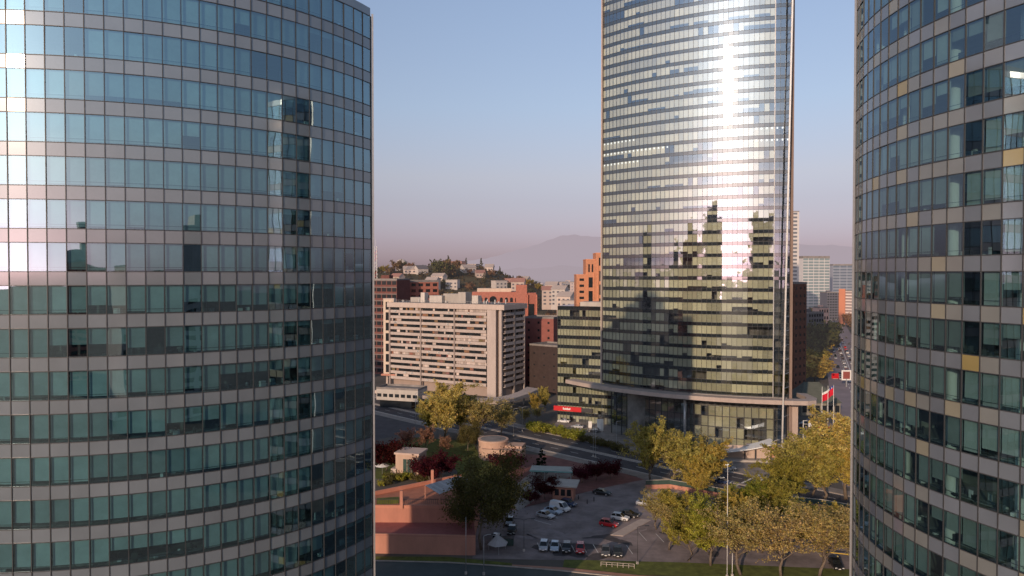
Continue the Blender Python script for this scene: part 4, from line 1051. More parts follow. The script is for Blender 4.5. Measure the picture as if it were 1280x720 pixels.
b = MB(); b.box((0, 2, 3.12), (9.8, 4.8, .25)); b.build('roof', M['conc_pink'], kk, recentre=False)
put('window', pane_mesh(3, 1.4, M['darkwin']), kk, (-2, -.02, 1)); put('window', pane_mesh(3, 1.4, M['darkwin']), kk, (2, -.02, 1))
# brick boundary walls with glazed railings and yellow kerb lines
def bwall(label, pts, h, gl):
    t = thing('boundary_wall', label, 'wall')
    for i in range(len(pts) - 1):
        d = (Vector(pts[i + 1]) - Vector(pts[i])).length
        b = MB(); b.prism(strip(pts[i], pts[i + 1], -.2, .2), 0, h, V(.9, 1.1)); b.build('wall', M['terracotta'], t)
        if gl: 
            b = MB(); b.prism(strip(pts[i], pts[i + 1], -.05, .05), h, h + 1.1); b.build('railing', M['green'], t)
            b = MB(); b.prism(strip(pts[i], pts[i + 1], -.09, .09), h + 1.1, h + 1.2); b.build('handrail', M['conc'], t)
    base_at(t, (*pts[0], 0))
bwall('terracotta wall with a green glazed railing between the yellow trees, left stretch', gp([(808, 613), (838, 612), (866, 617), (884, 620), (914, 626)]), 1.1, True)
bwall('terracotta wall with a pale coping along the car park, right stretch beside the right tower', gp([(992, 639), (1030, 643), (1078, 652)]), 1.9, True)
sheet('road_marking', strip(G(860, 620), G(915, 632), -.2, .2), .07, M['yellow']); sheet('road_marking', strip(G(990, 643), G(1078, 655.5), -.2, .2), .07, M['yellow'])
x, y = G(1046, 701); bb = thing('barrier', 'yellow boom barrier on a post near the bottom right of the car park', 'barrier', (x, y, 0), R_(-18))
b = MB(); b.tube([(-3.5, 0, 1.1), (3.2, 0, 1.1)], .09, 6); b.build('boom', M['yellow'], bb, recentre=False)
b = MB(); b.box((3.6, 0, .65), (.5, .45, 1.3)); b.build('post', M['white'], bb, recentre=False)

# ================================================================== trees
def tree_mesh(seed, Ht, Rc, style, leaves, leaf, trunk_h=.3, m_leaf=None, tones=(.6, 1.3), warm=.12):
    r = random.Random(seed); tb_ = MB(); cb = MB()
    tips = []
    top = Ht * ({'cone': .95, 'round': .55}.get(style, .5))
    r0 = Ht * .012 + .05
    wob = [(0, 0)] + [(r.gauss(0, .02 * Ht), r.gauss(0, .02 * Ht)) for _ in range(4)]
    tp = [(wob[i][0], wob[i][1], top * i / 4) for i in range(5)]
    tb_.tube(tp, [r0 * (1 - .17 * i) for i in range(5)], 7)
    nl = {'vase': 13, 'round': 14, 'bare': 15, 'cone': 26}[style]
    def at(t):
        k = min(3, int(t * 4)); u = t * 4 - k; a, c = Vector(tp[k]), Vector(tp[k + 1]); return a.lerp(c, u)
    for i in range(nl):
        t = trunk_h / (top / Ht) + (1 - trunk_h / (top / Ht)) * ((i + .5) / nl); t = min(.99, t)
        p = at(t); az = i * 2.4 + r.uniform(-.4, .4)
        if style == 'cone':
            f = 1 - p.z / Ht; ln = Rc * (f * .95 + .05) * r.uniform(.8, 1.1); up = .05
        elif style == 'round':
            f = math.sin(math.pi * min(1, max(.08, (p.z / Ht - trunk_h) / (1 - trunk_h) * .8 + .25))); ln = Rc * f * r.uniform(.8, 1.15); up = r.uniform(.3, .9)
        else:
            ln = Ht * r.uniform(.30, .56) * (1.05 - .25 * t); up = r.uniform(.9, 3.4)
        d = Vector((math.cos(az), math.sin(az), up)).normalized()
        if style in ('vase', 'bare'):
            hr = math.hypot(d.x, d.y) * ln
            if hr > Rc: ln *= Rc / hr
        q = p + d * ln; midp = p.lerp(q, .5) + Vector((r.gauss(0, .05), r.gauss(0, .05), (-.06 if style != 'cone' else .02))) * ln
        tb_.tube([p, midp, q], [r0 * .42, r0 * .28, r0 * .12], 5)
        ns = {'cone': 4, 'round': 7}.get(style, 11)
        for j in range(ns):
            u = r.uniform(.3, 1); s = p.lerp(midp, u * 2) if u < .5 else midp.lerp(q, u * 2 - 1)
            dd = (d * .6 + Vector((r.gauss(0, .6), r.gauss(0, .6), r.gauss(.25 if style != 'cone' else -.1, .4)))).normalized()
            l2 = ln * r.uniform(.25, .45) * (1.1 if style != 'cone' else .7)
            e = s + dd * l2; tb_.tube([s, e], [r0 * .14, r0 * .05], 4, cap=False); tips.append((s, e, r.uniform(*tones)))
            if style in ('bare', 'vase'):
                for _ in range(2):
                    s2 = s.lerp(e, r.uniform(.3, .9)); e2 = s2 + (dd + Vector((r.gauss(0, .5), r.gauss(0, .5), r.gauss(.2, .4)))).normalized() * l2 * .6
                    tb_.tube([s2, e2], [r0 * .06, r0 * .03], 3, cap=False); tips.append((s2, e2, r.uniform(*tones)))
        tips.append((midp, q, r.uniform(*tones)))
    per = max(1, leaves // len(tips))
    for (s, e, tn) in tips:
        ll = (e - s).length
        for _ in range(per):
            u = r.random() ** .8; sp = ll * (.11 if style in ('vase', 'bare') else .30)
            c = s.lerp(e, u) + Vector((r.gauss(0, sp), r.gauss(0, sp), r.gauss(0, sp)))
            a = Vector((r.gauss(0, 1), r.gauss(0, 1), r.gauss(0, 1))).normalized()
            if style in ('vase', 'bare'): a = (a + Vector((0, 0, .9 * (1 if r.random() < .6 else -1)))).normalized()
            w = a.cross(Vector((r.gauss(0, 1), r.gauss(0, 1), r.gauss(0, 1)))).normalized()
            L = leaf * r.uniform(.6, 1.4); W = L * .32
            k = tn * r.uniform(.8, 1.2); ti = (k * (1 + r.uniform(-warm, warm)), k, k * (1 + r.uniform(-.3, .3)))
            cb.face([c - a * L / 2, c + w * W, c + a * L / 2, c - w * W], ti)
    return tb_.mesh('trunk', M['bark'], smooth=True), cb.mesh('crown', m_leaf)
LM = dict(yellow=leafmat('yellow_green_leaf', (.50, .42, .125)), olive=leafmat('olive_leaf', (.44, .36, .085)), brown=leafmat('brown_twig_leaf', (.45, .365, .14)),
          plum=leafmat('plum_leaf', (.075, .016, .02)), pink=leafmat('pinkish_bud', (.36, .20, .13)), dark=leafmat('dark_green_leaf', (.15, .13, .05)), conif=leafmat('conifer_needle', (.02, .032, .016)),
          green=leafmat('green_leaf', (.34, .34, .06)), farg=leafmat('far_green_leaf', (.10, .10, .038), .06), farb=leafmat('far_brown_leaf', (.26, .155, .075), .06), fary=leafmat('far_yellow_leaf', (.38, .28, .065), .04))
PROTO = {}
def proto(key, *a, **k): PROTO[key] = tree_mesh(*a, **k)
proto('yellow1', 1, 14, 5.6, 'vase', 24000, .27, .14, LM['yellow'])
proto('yellow2', 2, 14, 6.0, 'vase', 24000, .27, .12, LM['yellow'])
proto('yellow3', 21, 14, 4.6, 'vase', 20000, .27, .10, LM['yellow'])
proto('olive1', 3, 14, 6.2, 'vase', 22000, .27, .12, LM['olive'])
proto('olive2', 23, 14, 5.2, 'vase', 18000, .27, .14, LM['olive'])
proto('green1', 4, 13, 5.6, 'vase', 22000, .27, .14, LM['green'])
proto('brown1', 5, 14, 5.0, 'bare', 11000, .25, .18, LM['brown'])
proto('brown2', 6, 14, 5.4, 'bare', 10000, .25, .16, LM['brown'])
proto('brown3', 26, 14, 4.6, 'bare', 8000, .25, .2, LM['brown'])
proto('pink1', 7, 9, 5.0, 'bare', 6500, .25, .14, LM['pink'])
proto('plum1', 8, 7, 3.6, 'round', 5200, .36, .2, LM['plum'])
proto('dark1', 9, 16, 7.5, 'round', 24000, .33, .24, LM['dark'])
proto('conif1', 10, 10, 3.2, 'cone', 6000, .4, .06, LM['conif'])
proto('far_g', 11, 9, 4.6, 'round', 900, 1.1, .15, LM['farg'])
proto('far_b', 12, 9, 4.4, 'round', 800, 1.1, .15, LM['farb'])
proto('far_y', 13, 11, 4.2, 'round', 1000, 1.1, .15, LM['fary'])
proto('far_c', 14, 14, 3.0, 'cone', 700, 1.1, .05, LM['farg'])
proto('shrub', 15, 1.6, 1.3, 'round', 700, .28, .1, LM['green'])
proto('shrubd', 16, 1.8, 1.3, 'round', 700, .28, .1, LM['dark'])
PH = dict(yellow3=14, olive2=14, brown3=14, yellow1=14, yellow2=14, olive1=14, green1=13, brown1=14, brown2=14, pink1=9, plum1=7, dark1=16, conif1=10, far_g=9, far_b=9, far_y=11, far_c=14, shrub=1.6, shrubd=1.8)
PT = {}
for k_, (tm, cm) in PROTO.items():
    zs = sorted(v.co.z for v in cm.vertices); PT[k_] = zs[int(len(zs) * .995)]
tr = random.Random(77)
def tree(key, label, x, y, h, z=0.0, wide=1.0, group=None, name='tree', cat='tree'):
    s = h / PT[key]
    t = thing(name, label, cat, (x, y, z), tr.uniform(0, 6.28), group); t.scale = (s * wide, s * wide, s)
    put('trunk', PROTO[key][0], t, (0, 0, 0)); put('crown', PROTO[key][1], t, (0, 0, 0)); return t
def tpx(key, label, px, pyb, pyt, wide=1.0, **k):
    """base at ground point (px, pyb), top reaching up to the line of sight at pyt"""
    x, y = G(px, pyb); return tree(key, label, x, y, ZT(pyt, y), 0, wide, **k)
# around the rotunda and the left branch of the road
tpx('yellow2', 'tall yellow green tree in front of the beige apartment block', 556, 556, 480, 1.35)
tpx('yellow1', 'yellow green tree left of the tallest one before the apartments', 538, 548, 497, 1.3)
tpx('brown1', 'brownish thin leaved tree right of the tall yellow green one', 594, 556, 497, 1.5)
tpx('brown2', 'bare brown tree nearest behind the round drum building', 628, 548, 503, 1.4)
tpx('dark1', 'small dark green tree tucked left of the drum building', 585, 566, 528, .9)
tpx('olive1', 'olive tree between the yellow green tree and the walkway slab', 575, 545, 494, 1.3)
tpx('pink1', 'bare pinkish tree with a fan of twigs, leftmost in the garden', 508, 567, 537, 1.2)
tpx('pink1', 'bare pinkish tree in the middle of the garden group', 532, 565, 534, 1.2)
tpx('pink1', 'smaller bare pinkish tree right of the garden group', 556, 571, 546, 1.1)
tpx('plum1', 'dark red plum tree against the left office tower edge', 482, 590, 552, 1.25)
tpx('plum1', 'dark red plum tree behind the cream garden house', 500, 588, 556, 1.2)
tpx('plum1', 'dark red plum tree right beside the glazed front of the garden house', 534, 606, 572, 1.15)
tpx('plum1', 'dark red plum tree above the orange sloping roof', 551, 600, 569, 1.2)
tpx('plum1', 'dark plum tree in front of the round drum building', 635, 592, 567, 1.5)
tpx('conif1', 'dark cone shaped conifer on the paved court', 676.5, 595, 561, 1.0)
tpx('plum1', 'round dark plum tree, first of the three by the boulevard', 728, 605, 584, 1.1)
tpx('plum1', 'round dark plum tree, middle of the three by the boulevard', 746, 602, 580, 1.1)
tpx('plum1', 'round dark plum tree, last of the three by the boulevard', 763, 600, 577, 1.2)
tpx('plum1', 'dark plum tree left of the brick guardhouse', 682, 626, 598, 1.1)
tpx('plum1', 'low plum bush under the guardhouse plum tree', 664, 632, 615, 1.2)
tpx('dark1', 'big dark green tree in shade beside the terracotta terraces', 601, 690, 570, .92)
tpx('olive1', 'olive brown tree right behind the big dark green one', 630, 660, 592, .8)
tpx('olive1', 'olive tree standing on the orange roof side of the big dark tree', 574, 640, 600, .7)
# right-hand yellow trees
tpx('yellow3', 'upright yellow tree at the left end of the boundary wall', 815, 607, 526, 1.15)
tpx('brown1', 'orange brown tree beside the upright yellow tree', 840, 609, 540, 1.4)
tpx('yellow2', 'yellow tree in front of the tower lobby glass', 863, 616, 546, 1.45)
tpx('olive1', 'olive yellow tree nearest to the white entrance canopy', 888, 614, 553, 1.35)
tpx('olive1', 'low olive tree between the yellow trees and the wall', 872, 625, 578, 1.4)
tpx('yellow2', 'big yellow tree left of the flag poles', 1003, 626, 548, 1.45)
tpx('yellow1', 'big yellow tree under the red flag', 1031, 630, 543, 1.5)
tpx('yellow3', 'tall yellow tree against the right office tower', 1060, 626, 512, 1.3)
tpx('olive2', 'yellow tree low against the right office tower', 1073, 638, 552, 1.2)
tpx('olive1', 'low olive tree at the left end of the right brick wall', 985, 634, 572, 1.4)
tpx('yellow3', 'yellow tree between the two biggest right of the crossing', 1018, 620, 556, 1.4)
tpx('brown2', 'thin brown tree at the corner of the parking island', 822, 664, 612, 1.35)
tpx('olive1', 'olive tree by the parking island behind the bright green one', 850, 680, 616, 1.4)
tpx('brown1', 'orange brown tree on the parking island', 838, 690, 632, 1.3)
tpx('green1', 'bright green tree with a pale trunk on the lawn', 890, 710, 628, 1.4)
tpx('olive2', 'brown leaved tree left of the bright green one', 862, 704, 634, 1.4)
tpx('green1', 'green tree behind the wall near the crossing lines', 940, 658, 602, 1.6)
tpx('olive1', 'dark olive tree between the crossing and the brick wall', 965, 662, 600, 1.5)
tpx('olive2', 'small olive tree under the crossing lines', 914, 660, 610, 1.4)
tpx('olive1', 'olive tree in front of the small one under the crossing', 925, 680, 622, 1.3)
tpx('brown1', 'tall brown twiggy tree with a pale trunk, left of three on the lawn', 928, 722, 630, 1.4)
tpx('brown3', 'tall brown twiggy tree with a pale trunk, middle of three on the lawn', 979, 724, 632, 1.5)
tpx('brown1', 'tall brown twiggy tree with a forked trunk, right of three on the lawn', 1027, 726, 634, 1.5)
tpx('brown2', 'brown twiggy tree beside the right office tower', 1068, 714, 634, 1.4)
tpx('yellow1', 'yellow brown tree behind the twiggy trees', 1004, 694, 628, 1.4)
tpx('brown2', 'sparse brown tree behind the twiggy trees, near the parked cars', 955, 694, 634, 1.4)
tpx('olive1', 'olive brown tree behind the forked trunk tree', 1046, 690, 632, 1.4)
# before the annex
tpx('olive1', 'thin yellowish tree on the bank left of the dark glass annex', 668, 520, 492, .8)
tpx('yellow1', 'small yellow tree beside the end of the walkway slab', 681, 516, 484, .8)
tpx('brown2', 'low brown tree on the bank before the annex', 672, 527, 508, 1.1)
tpx('brown1', 'low orange brown tree left of the bank steps', 655, 533, 510, 1.1)
for i in range(24):
    u = i / 23; px = 664 + 60 * u + tr.uniform(-1, 1); py = 538 + 12 * u + tr.uniform(-3, 2)
    x, y = G(px, py); tree('shrub', 'bright green shrub in the sunlit hedge along the boulevard', x, y, tr.uniform(2, 3.4), 0, 1.2, group='sunlit hedge shrubs', name='shrub', cat='shrub')
for i in range(12):
    x, y = G(725 + i * 5 + tr.uniform(-1, 1), 552 + i * 1.3 + tr.uniform(-2, 1)); tree('shrubd', 'dark round shrub in the shaded bed before the middle tower', x, y, tr.uniform(1.6, 2.4), 0, 1.2, group='shaded bed shrubs', name='shrub', cat='shrub')
for i in range(14):
    x, y = G(475 + i * 4.5 + tr.uniform(-3, 3), 598 + tr.uniform(-4, 14)); tree(tr.choice(('shrub', 'shrubd')), 'low garden shrub near the cream garden house', x, y, tr.uniform(1.4, 2.6), 0, 1.3, group='garden shrubs', name='shrub', cat='shrub')
# the avenue trees
vn = Vector((vd.y, -vd.x))
for side, key in ((-17, 'far_y'), (-24, 'far_y'), (19, 'far_b')):
    s = 190
    while s < 900:
        p = Vector(V0) + vd * (s + tr.uniform(-3, 3)) + vn * (side + tr.uniform(-1.5, 1.5))
        kk_ = tr.choice((key, key, 'far_b' if s > 400 else 'far_y'))
        lab = {'far_y': 'yellowish tree in the rows beside the avenue', 'far_b': 'brown tree in the rows beside the avenue', 'far_g': 'dark green tree in the rows beside the avenue'}[kk_]
        tree(kk_, lab, p.x, p.y, tr.uniform(9, 13), 0, 1.4, group='avenue trees'); s += tr.uniform(20, 30)
for (px, Y, h) in ((1014, 470, 19), (1022, 480, 22), (1029, 500, 20), (1018, 440, 15), (1034, 520, 18), (1012, 420, 12)):
    tree('far_g', 'tall dark tree in shade left of the avenue', AT(px, Y), Y, h, 0, 1.0, group='dark trees left of the avenue')
# hillside and valley trees
for i in range(165):
    x = tr.uniform(-170, 95); Y = tr.uniform(560, 860); zg = hill_z(x, Y)
    if zg < 3 and tr.random() < .6: continue
    kk_ = tr.choice(('far_g', 'far_g', 'far_b', 'far_b', 'far_y', 'far_c'))
    lab = {'far_y': 'olive yellow tree on the hillside', 'far_b': 'brown tree on the hillside', 'far_g': 'dark green tree on the hillside', 'far_c': 'pointed dark conifer on the hillside'}[kk_]
    tree(kk_, lab, x, Y, tr.uniform(5, 9) * (1.3 if kk_ == 'far_c' else 1), zg - .5, 1.1, group='hillside trees')
for (px, Y, h, k) in ((552, 668, 17, 'far_g'), (560, 672, 16, 'far_b'), (513, 700, 9, 'far_b'), (496, 700, 11, 'far_b')):
    x = AT(px, Y); tree(k, {'far_g': 'tall dark tree standing clear on the crest of the hill', 'far_b': 'tall brown tree standing clear on the crest of the hill'}[k], x, Y, h, hill_z(x, Y) - .5, 1.0, group='crest trees')
for i in range(48):
    px = tr.uniform(655, 755); Y = tr.uniform(430, 900)
    kk_ = tr.choice(('far_g', 'far_g', 'far_b', 'far_y'))
    lab = {'far_y': 'yellowish tree in the valley behind the annex', 'far_b': 'brown tree in the valley behind the annex', 'far_g': 'dark green tree in the valley behind the annex'}[kk_]
    tree(kk_, lab, AT(px, Y), Y, tr.uniform(10, 17), 0, 1.2, group='valley trees')
# ================================================================== cars
def car_proto(kind):
    """car standing along +x (nose at +x), built at the origin"""
    S = dict(sedan=dict(L=4.5, W=1.76, st=[(-2.25, .45, .80, .70), (-2.1, .26, .93, .84), (-1.45, .22, .98, .88), (-.6, .2, .93, .88), (.75, .2, .92, .88), (1.5, .22, .84, .87), (2.1, .26, .72, .82), (2.25, .4, .6, .66)],
                        cab=[(-1.75, .95), (-1.05, 1.42), (.2, 1.45), (1.05, .92)]),
             hatch=dict(L=4.0, W=1.72, st=[(-2.0, .45, .86, .74), (-1.9, .26, 1.0, .85), (-1.3, .22, 1.0, .86), (-.5, .2, .96, .86), (.7, .2, .95, .86), (1.35, .22, .88, .85), (1.85, .26, .76, .8), (2.0, .4, .62, .66)],
                        cab=[(-1.93, 1.0), (-1.5, 1.5), (.15, 1.53), (1.0, .95)]),
             van=dict(L=4.9, W=1.86, st=[(-2.45, .4, 1.1, .86), (-2.4, .25, 1.2, .92), (-1.3, .22, 1.2, .93), (0, .22, 1.18, .93), (1.0, .22, 1.15, .93), (1.7, .24, 1.02, .92), (2.25, .26, .85, .86), (2.45, .4, .7, .7)],
                      cab=[(-2.42, 1.2), (-2.3, 2.0), (.9, 2.0), (1.75, 1.06)]))[kind]
    st, cab = S['st'], S['cab']
    body = MB(); rings = []
    for (x, zb, zt, hw) in st:
        b0 = len(body.v); rings.append(b0)
        for (yy, zz) in ((-hw * .92, zb), (-hw, zb + .12), (-hw, zt - .14), (-hw * .88, zt), (hw * .88, zt), (hw, zt - .14), (hw, zb + .12), (hw * .92, zb)):
            body.v.append((x, yy, zz))
    for i in range(len(rings) - 1):
        for k in range(8):
            a, b = rings[i] + k, rings[i] + (k + 1) % 8; body.f.append((a, rings[i + 1] + k, rings[i + 1] + (k + 1) % 8, b)); body.c.append((1, 1, 1)); body.m.append(0)
    body.f.append(tuple(rings[0] + k for k in range(8))); body.c.append((1, 1, 1)); body.m.append(0)
    body.f.append(tuple(rings[-1] + k for k in range(7, -1, -1))); body.c.append((1, 1, 1)); body.m.append(0)
    hwb, hwt = S['W'] / 2 * .93, S['W'] / 2 * .76
    (xa, za), (xb, zb_), (xc, zc2), (xd, zd) = cab
    C = {}
    for s in (-1, 1):
        C[s] = [(xa, s * hwb, za - .04), (xb, s * hwt, zb_), (xc, s * hwt, zc2), (xd, s * hwb, zd - .04)]
    body.face([C[-1][1], C[-1][2], C[1][2], C[1][1]]); body.face([C[-1][0], C[-1][1], C[1][1], C[1][0]]); body.face([C[-1][2], C[-1][3], C[1][3], C[1][2]])
    body.face(C[-1][::-1]); body.face(C[1])
    def quad_in(P, m0=.06, m1=.06, push=.012):
        P = [Vector(p) for p in P]; c = sum(P, Vector()) / 4; nrm = (P[1] - P[0]).cross(P[3] - P[0]).normalized()
        if nrm.dot(c - Vector((0, 0, .8))) < 0: nrm = -nrm
        return [p.lerp(c, .1) + nrm * push for p in P]
    wins = []
    w = MB(); w.face(quad_in([C[-1][2], C[-1][3], C[1][3], C[1][2]])); wins.append(('windscreen', w))
    w = MB(); w.face(quad_in([C[-1][1], C[-1][0], C[1][0], C[1][1]])); wins.append(('rear_window', w))
    for s in (-1, 1):
        P = [Vector(p) for p in C[s]]
        xm = .42
        mt = P[1].lerp(P[2], xm); mb = P[0].lerp(P[3], xm)
        w = MB(); w.face(quad_in([P[1], mt, mb, P[0]])); wins.append(('side_window', w))
        if kind != 'van' : w = MB(); w.face(quad_in([mt, P[2], P[3], mb])); wins.append(('side_window', w))
        else: w = MB(); w.face(quad_in([P[1].lerp(P[2], .72), P[2], P[3], P[0].lerp(P[3], .72)])); wins[-1] = ('side_window', w)
    return body, wins, S
def car_parts(kind):
    body, wins, S = car_proto(kind); parts = []
    L, W = S['L'], S['W']
    meshes = [(n, w.mesh(n, M['carglass'])) for n, w in wins]
    wh = MB(); wh.tube([(0, -.1, 0), (0, .1, 0)], .32, 18); wheel = wh.mesh('tyre', M['rubber'])
    rm = MB(); rm.tube([(0, -.11, 0), (0, .11, 0)], .2, 14); rim = rm.mesh('rim', M['rim'])
    hl = MB(); hl.box((0, 0, 0), (.12, .34, .15)); head = hl.mesh('headlight', M['lamp_w']); tail = hl.mesh('tail_light', M['lamp_r'])
    bp = MB(); bp.box((0, 0, 0), (.14, W * .8, .16)); bump = bp.mesh('bumper', M['rubber'])
    pl = MB(); pl.box((0, 0, 0), (.02, .4, .13)); plate = pl.mesh('number_plate', M['white'])
    return body, meshes, wheel, rim, head, tail, bump, plate, S
CP = {k: car_parts(k) for k in ('sedan', 'hatch', 'van')}
PAINT = dict(white=(.72, .72, .72), silver=(.45, .46, .48), red=(.50, .015, .02), black=(.012, .012, .014), grey=(.09, .09, .095), blue=(.03, .05, .12), lightblue=(.42, .5, .6), green=(.03, .07, .05))
PM = {}
for k, c in PAINT.items(): PM[k] = mat('car_paint_' + k, c, .28, .03, 1, spec=.5, coat=.6, tint=False)
BM = {}
def car(kind, paint, label, x, y, rz, name='parked_car', group='parked cars'):
    body, meshes, wheel, rim, head, tail, bump, plate, S = CP[kind]
    if (kind, paint) not in BM: BM[(kind, paint)] = body.mesh('body', PM[paint])
    t = thing(name, label, 'van' if kind == 'van' else 'car', (x, y, .06), rz, group)
    put('body', BM[(kind, paint)], t, (0, 0, 0))
    for n, me in meshes: put(n, me, t, (0, 0, 0))
    L, W = S['L'], S['W']
    for sx in (-L * .3, L * .31):
        for s in (-1, 1):
            w = put('wheel', wheel, t, (sx, s * (W / 2 - .1), .32)); put('rim', rim, w, (0, 0, 0))
    zz = {'sedan': .66, 'hatch': .72, 'van': .8}[kind]
    for s in (-1, 1):
        put('headlight', head, t, (L / 2 - .1, s * W * .34, zz - .03)); put('tail_light', tail, t, (-L / 2 + .08, s * W * .37, zz + .12))
    put('bumper', bump, t, (L / 2 - .05, 0, .42)); put('bumper', bump, t, (-L / 2 + .05, 0, .45))
    put('number_plate', plate, t, (L / 2 + .03, 0, .5)); put('number_plate', plate, t, (-L / 2 - .03, 0, .62))
    return t
def cpx(kind, paint, label, px, py, deg): x, y = G(px, py); return car(kind, paint, label, x, y, R_(deg))
cpx('sedan', 'silver', 'silver car parked first in the diagonal row, nearest the plum trees', 682, 649, -38)
cpx('sedan', 'lightblue', 'pale blue grey car parked between the silver car and the white van', 692, 643.5, -38)
cpx('van', 'white', 'white van parked in the diagonal row by the guardhouse', 700.5, 640, -38)
cpx('hatch', 'blue', 'dark blue car parked behind the white van', 711, 634, -38)
cpx('sedan', 'black', 'long black car parked in the shade on the far side of the car park', 753, 620, -28)
cpx('hatch', 'red', 'bright red car parked beside the raised parking island', 762, 660, -28)
cpx('hatch', 'white', 'white car parked behind the bright red one', 776, 652, -25)
cpx('sedan', 'black', 'dark car parked behind the white one at the parking island', 787, 648, -25)
cpx('hatch', 'silver', 'silver car parked nose towards us, leftmost in the front row', 680, 689, -97)
cpx('sedan', 'lightblue', 'pale blue car parked in the front row beside the silver one', 694, 689, -97)
cpx('hatch', 'black', 'black car in the front row left of the red one', 709, 691, -97)
cpx('hatch', 'red', 'red car parked at the sunlit end of the front row', 726, 692, -97)
cpx('sedan', 'grey', 'dark grey car in the sunlit front row under the lamp', 758, 695, -97)
cpx('sedan', 'black', 'black car rightmost in the sunlit front row', 773, 696, -97)
cpx('hatch', 'silver', 'silver car half hidden beside the trunk of the big dark tree', 620, 681, -97)
cpx('sedan', 'black', 'black car in deep shade right of the big dark tree', 640, 668, -97)
cpx('sedan', 'grey', 'dark grey car behind the deep shade car', 637, 657, -97)
cpx('sedan', 'silver', 'silver car under the brown tree at the corner of the parking island', 808, 634, -25)
cpx('hatch', 'white', 'white car between the parking islands under thin branches', 824, 640, -25)
cpx('sedan', 'white', 'white car glimpsed behind the olive tree on the parking island', 845, 653, -25)
cpx('sedan', 'blue', 'dark blue car on the crossing below the entrance canopy', 905, 606, -35)
cpx('sedan', 'lightblue', 'pale blue car on the road beside the crossing lines', 952, 614, -35)
cpx('hatch', 'grey', 'dark grey car parked at the foot of the right brick wall', 1000, 658, -97)
cpx('sedan', 'black', 'black car behind the yellow barrier at the bottom right', 1048, 712, -97)
cpx('hatch', 'silver', 'silver car glimpsed between the twiggy trees', 975, 668, -97)
cpx('hatch', 'silver', 'silver car in the drop off lane under the entrance canopy', 912, 589, -10)
cpx('van', 'white', 'white van parked beyond the flag poles', 1020, 535, -6)
cpx('hatch', 'red', 'red car parked beside the white van beyond the flag poles', 1031, 537, -6)
cpx('sedan', 'grey', 'grey car parked at the left end beyond the flag poles', 1009, 533, -6)
cpx('sedan', 'silver', 'silver car parked before the shaded shrubs of the middle tower', 722, 536, 160)
cpx('sedan', 'white', 'white car parked before the annex entrance', 705, 529, 160)
cpx('hatch', 'grey', 'grey car parked right of the annex entrance', 742, 541, 160)
va = math.atan2(vd.y, vd.x); crn = random.Random(8); i = 0
s = 200
while s < 760:
    for off in (-6, -2, 2.2, 6.2):
        if crn.random() < .55:
            p = Vector(V0) + vd * (s + crn.uniform(-4, 4)) + vn * off; pc_ = crn.choice(('white', 'silver', 'grey', 'black', 'white', 'red'))
            body, meshes, wheel, *_x, S = CP['hatch']
            if ('hatch', pc_) not in BM: BM[('hatch', pc_)] = body.mesh('body', PM[pc_])
            t = thing('moving_car', {'white': 'white', 'silver': 'silver', 'grey': 'dark grey', 'black': 'black', 'red': 'red'}[pc_] + ' car driving on the far avenue', 'car', (p.x, p.y, .06), va + (math.pi if off < 0 else 0), 'cars on the avenue')
            put('body', BM[('hatch', pc_)], t, (0, 0, 0))
            for n, me in meshes: put(n, me, t, (0, 0, 0))
            for sx in (-1.2, 1.24):
                for sg_ in (-1, 1): put('wheel', wheel, t, (sx, sg_ * .76, .32))
    s += 11
# ================================================================== street furniture
def lamp(label, px, pyb, pyt, m='metal', two=False, arm=True, name='street_lamp', cat='street lamp'):
    x, y = G(px, pyb); h = ZT(pyt, y); t = thing(name, label, cat, (x, y, 0))
    b = MB(); b.tube([(0, 0, 0), (0, 0, h * .5), (0, 0, h)], [.06, .05, .04], 8); b.build('pole', M[m], t, smooth=True, recentre=False)
    b = MB(); b.cyl((0, 0), .24, 0, .5, 10); b.build('base', M['conc'], t, recentre=False)
    for s in ((-1, 1) if two else (1,) if arm else ()):
        b = MB(); b.tube([(0, 0, h), (s * .7, 0, h + .25), (s * 1.5, 0, h + .3)], .05, 6); b.build('arm', M[m], t, recentre=False)
        b = MB(); b.box((s * 1.75, 0, h + .28), (.8, .3, .14)); b.build('lamp_head', M['darkmetal'], t, recentre=False)
    return t
lamp('tall pale lamp pole in front of the terracotta terraces', 582, 721, 648, arm=False)
lamp('lamp pole just right of the terraces, shorter than its neighbour', 604.5, 722, 672)
lamp('dark lamp post in the middle of the shaded car park', 655, 692, 652, 'darkmetal', True)
lamp('dark lamp post on the lawn edge of the sunlit car park', 798, 708, 661, 'darkmetal')
lamp('tall thin white pole among the twiggy trees on the lawn', 911, 725, 582, 'white', arm=False)
lamp('short white pole beside the tall one among the twiggy trees', 917.5, 724, 694, 'white', arm=False)
lamp('dark lamp post beside the guardhouse plum tree', 666, 628, 606, 'darkmetal')
lamp('boulevard lamp pole in the sun left of the annex bank', 642, 546, 512)
lamp('boulevard lamp with a dark head before the annex bank', 653, 540, 510, 'metal', True)
lamp('pale lamp pole on the median before the middle tower, left of a pair', 742, 572, 528, arm=False)
lamp('pale lamp pole on the median before the middle tower, right of a pair', 744.8, 573, 524, arm=False)
lamp('thin pole on the plaza below the ring canopy', 771, 563, 528)
lamp('pale pole standing in front of the entrance kiosk', 969.5, 592, 552, 'white')
lamp('tall thin pole rising along the left tip of the middle tower', 753, 541, 497, arm=False)
lamp('lamp pole on the dark road by the left office tower', 519, 540, 492)
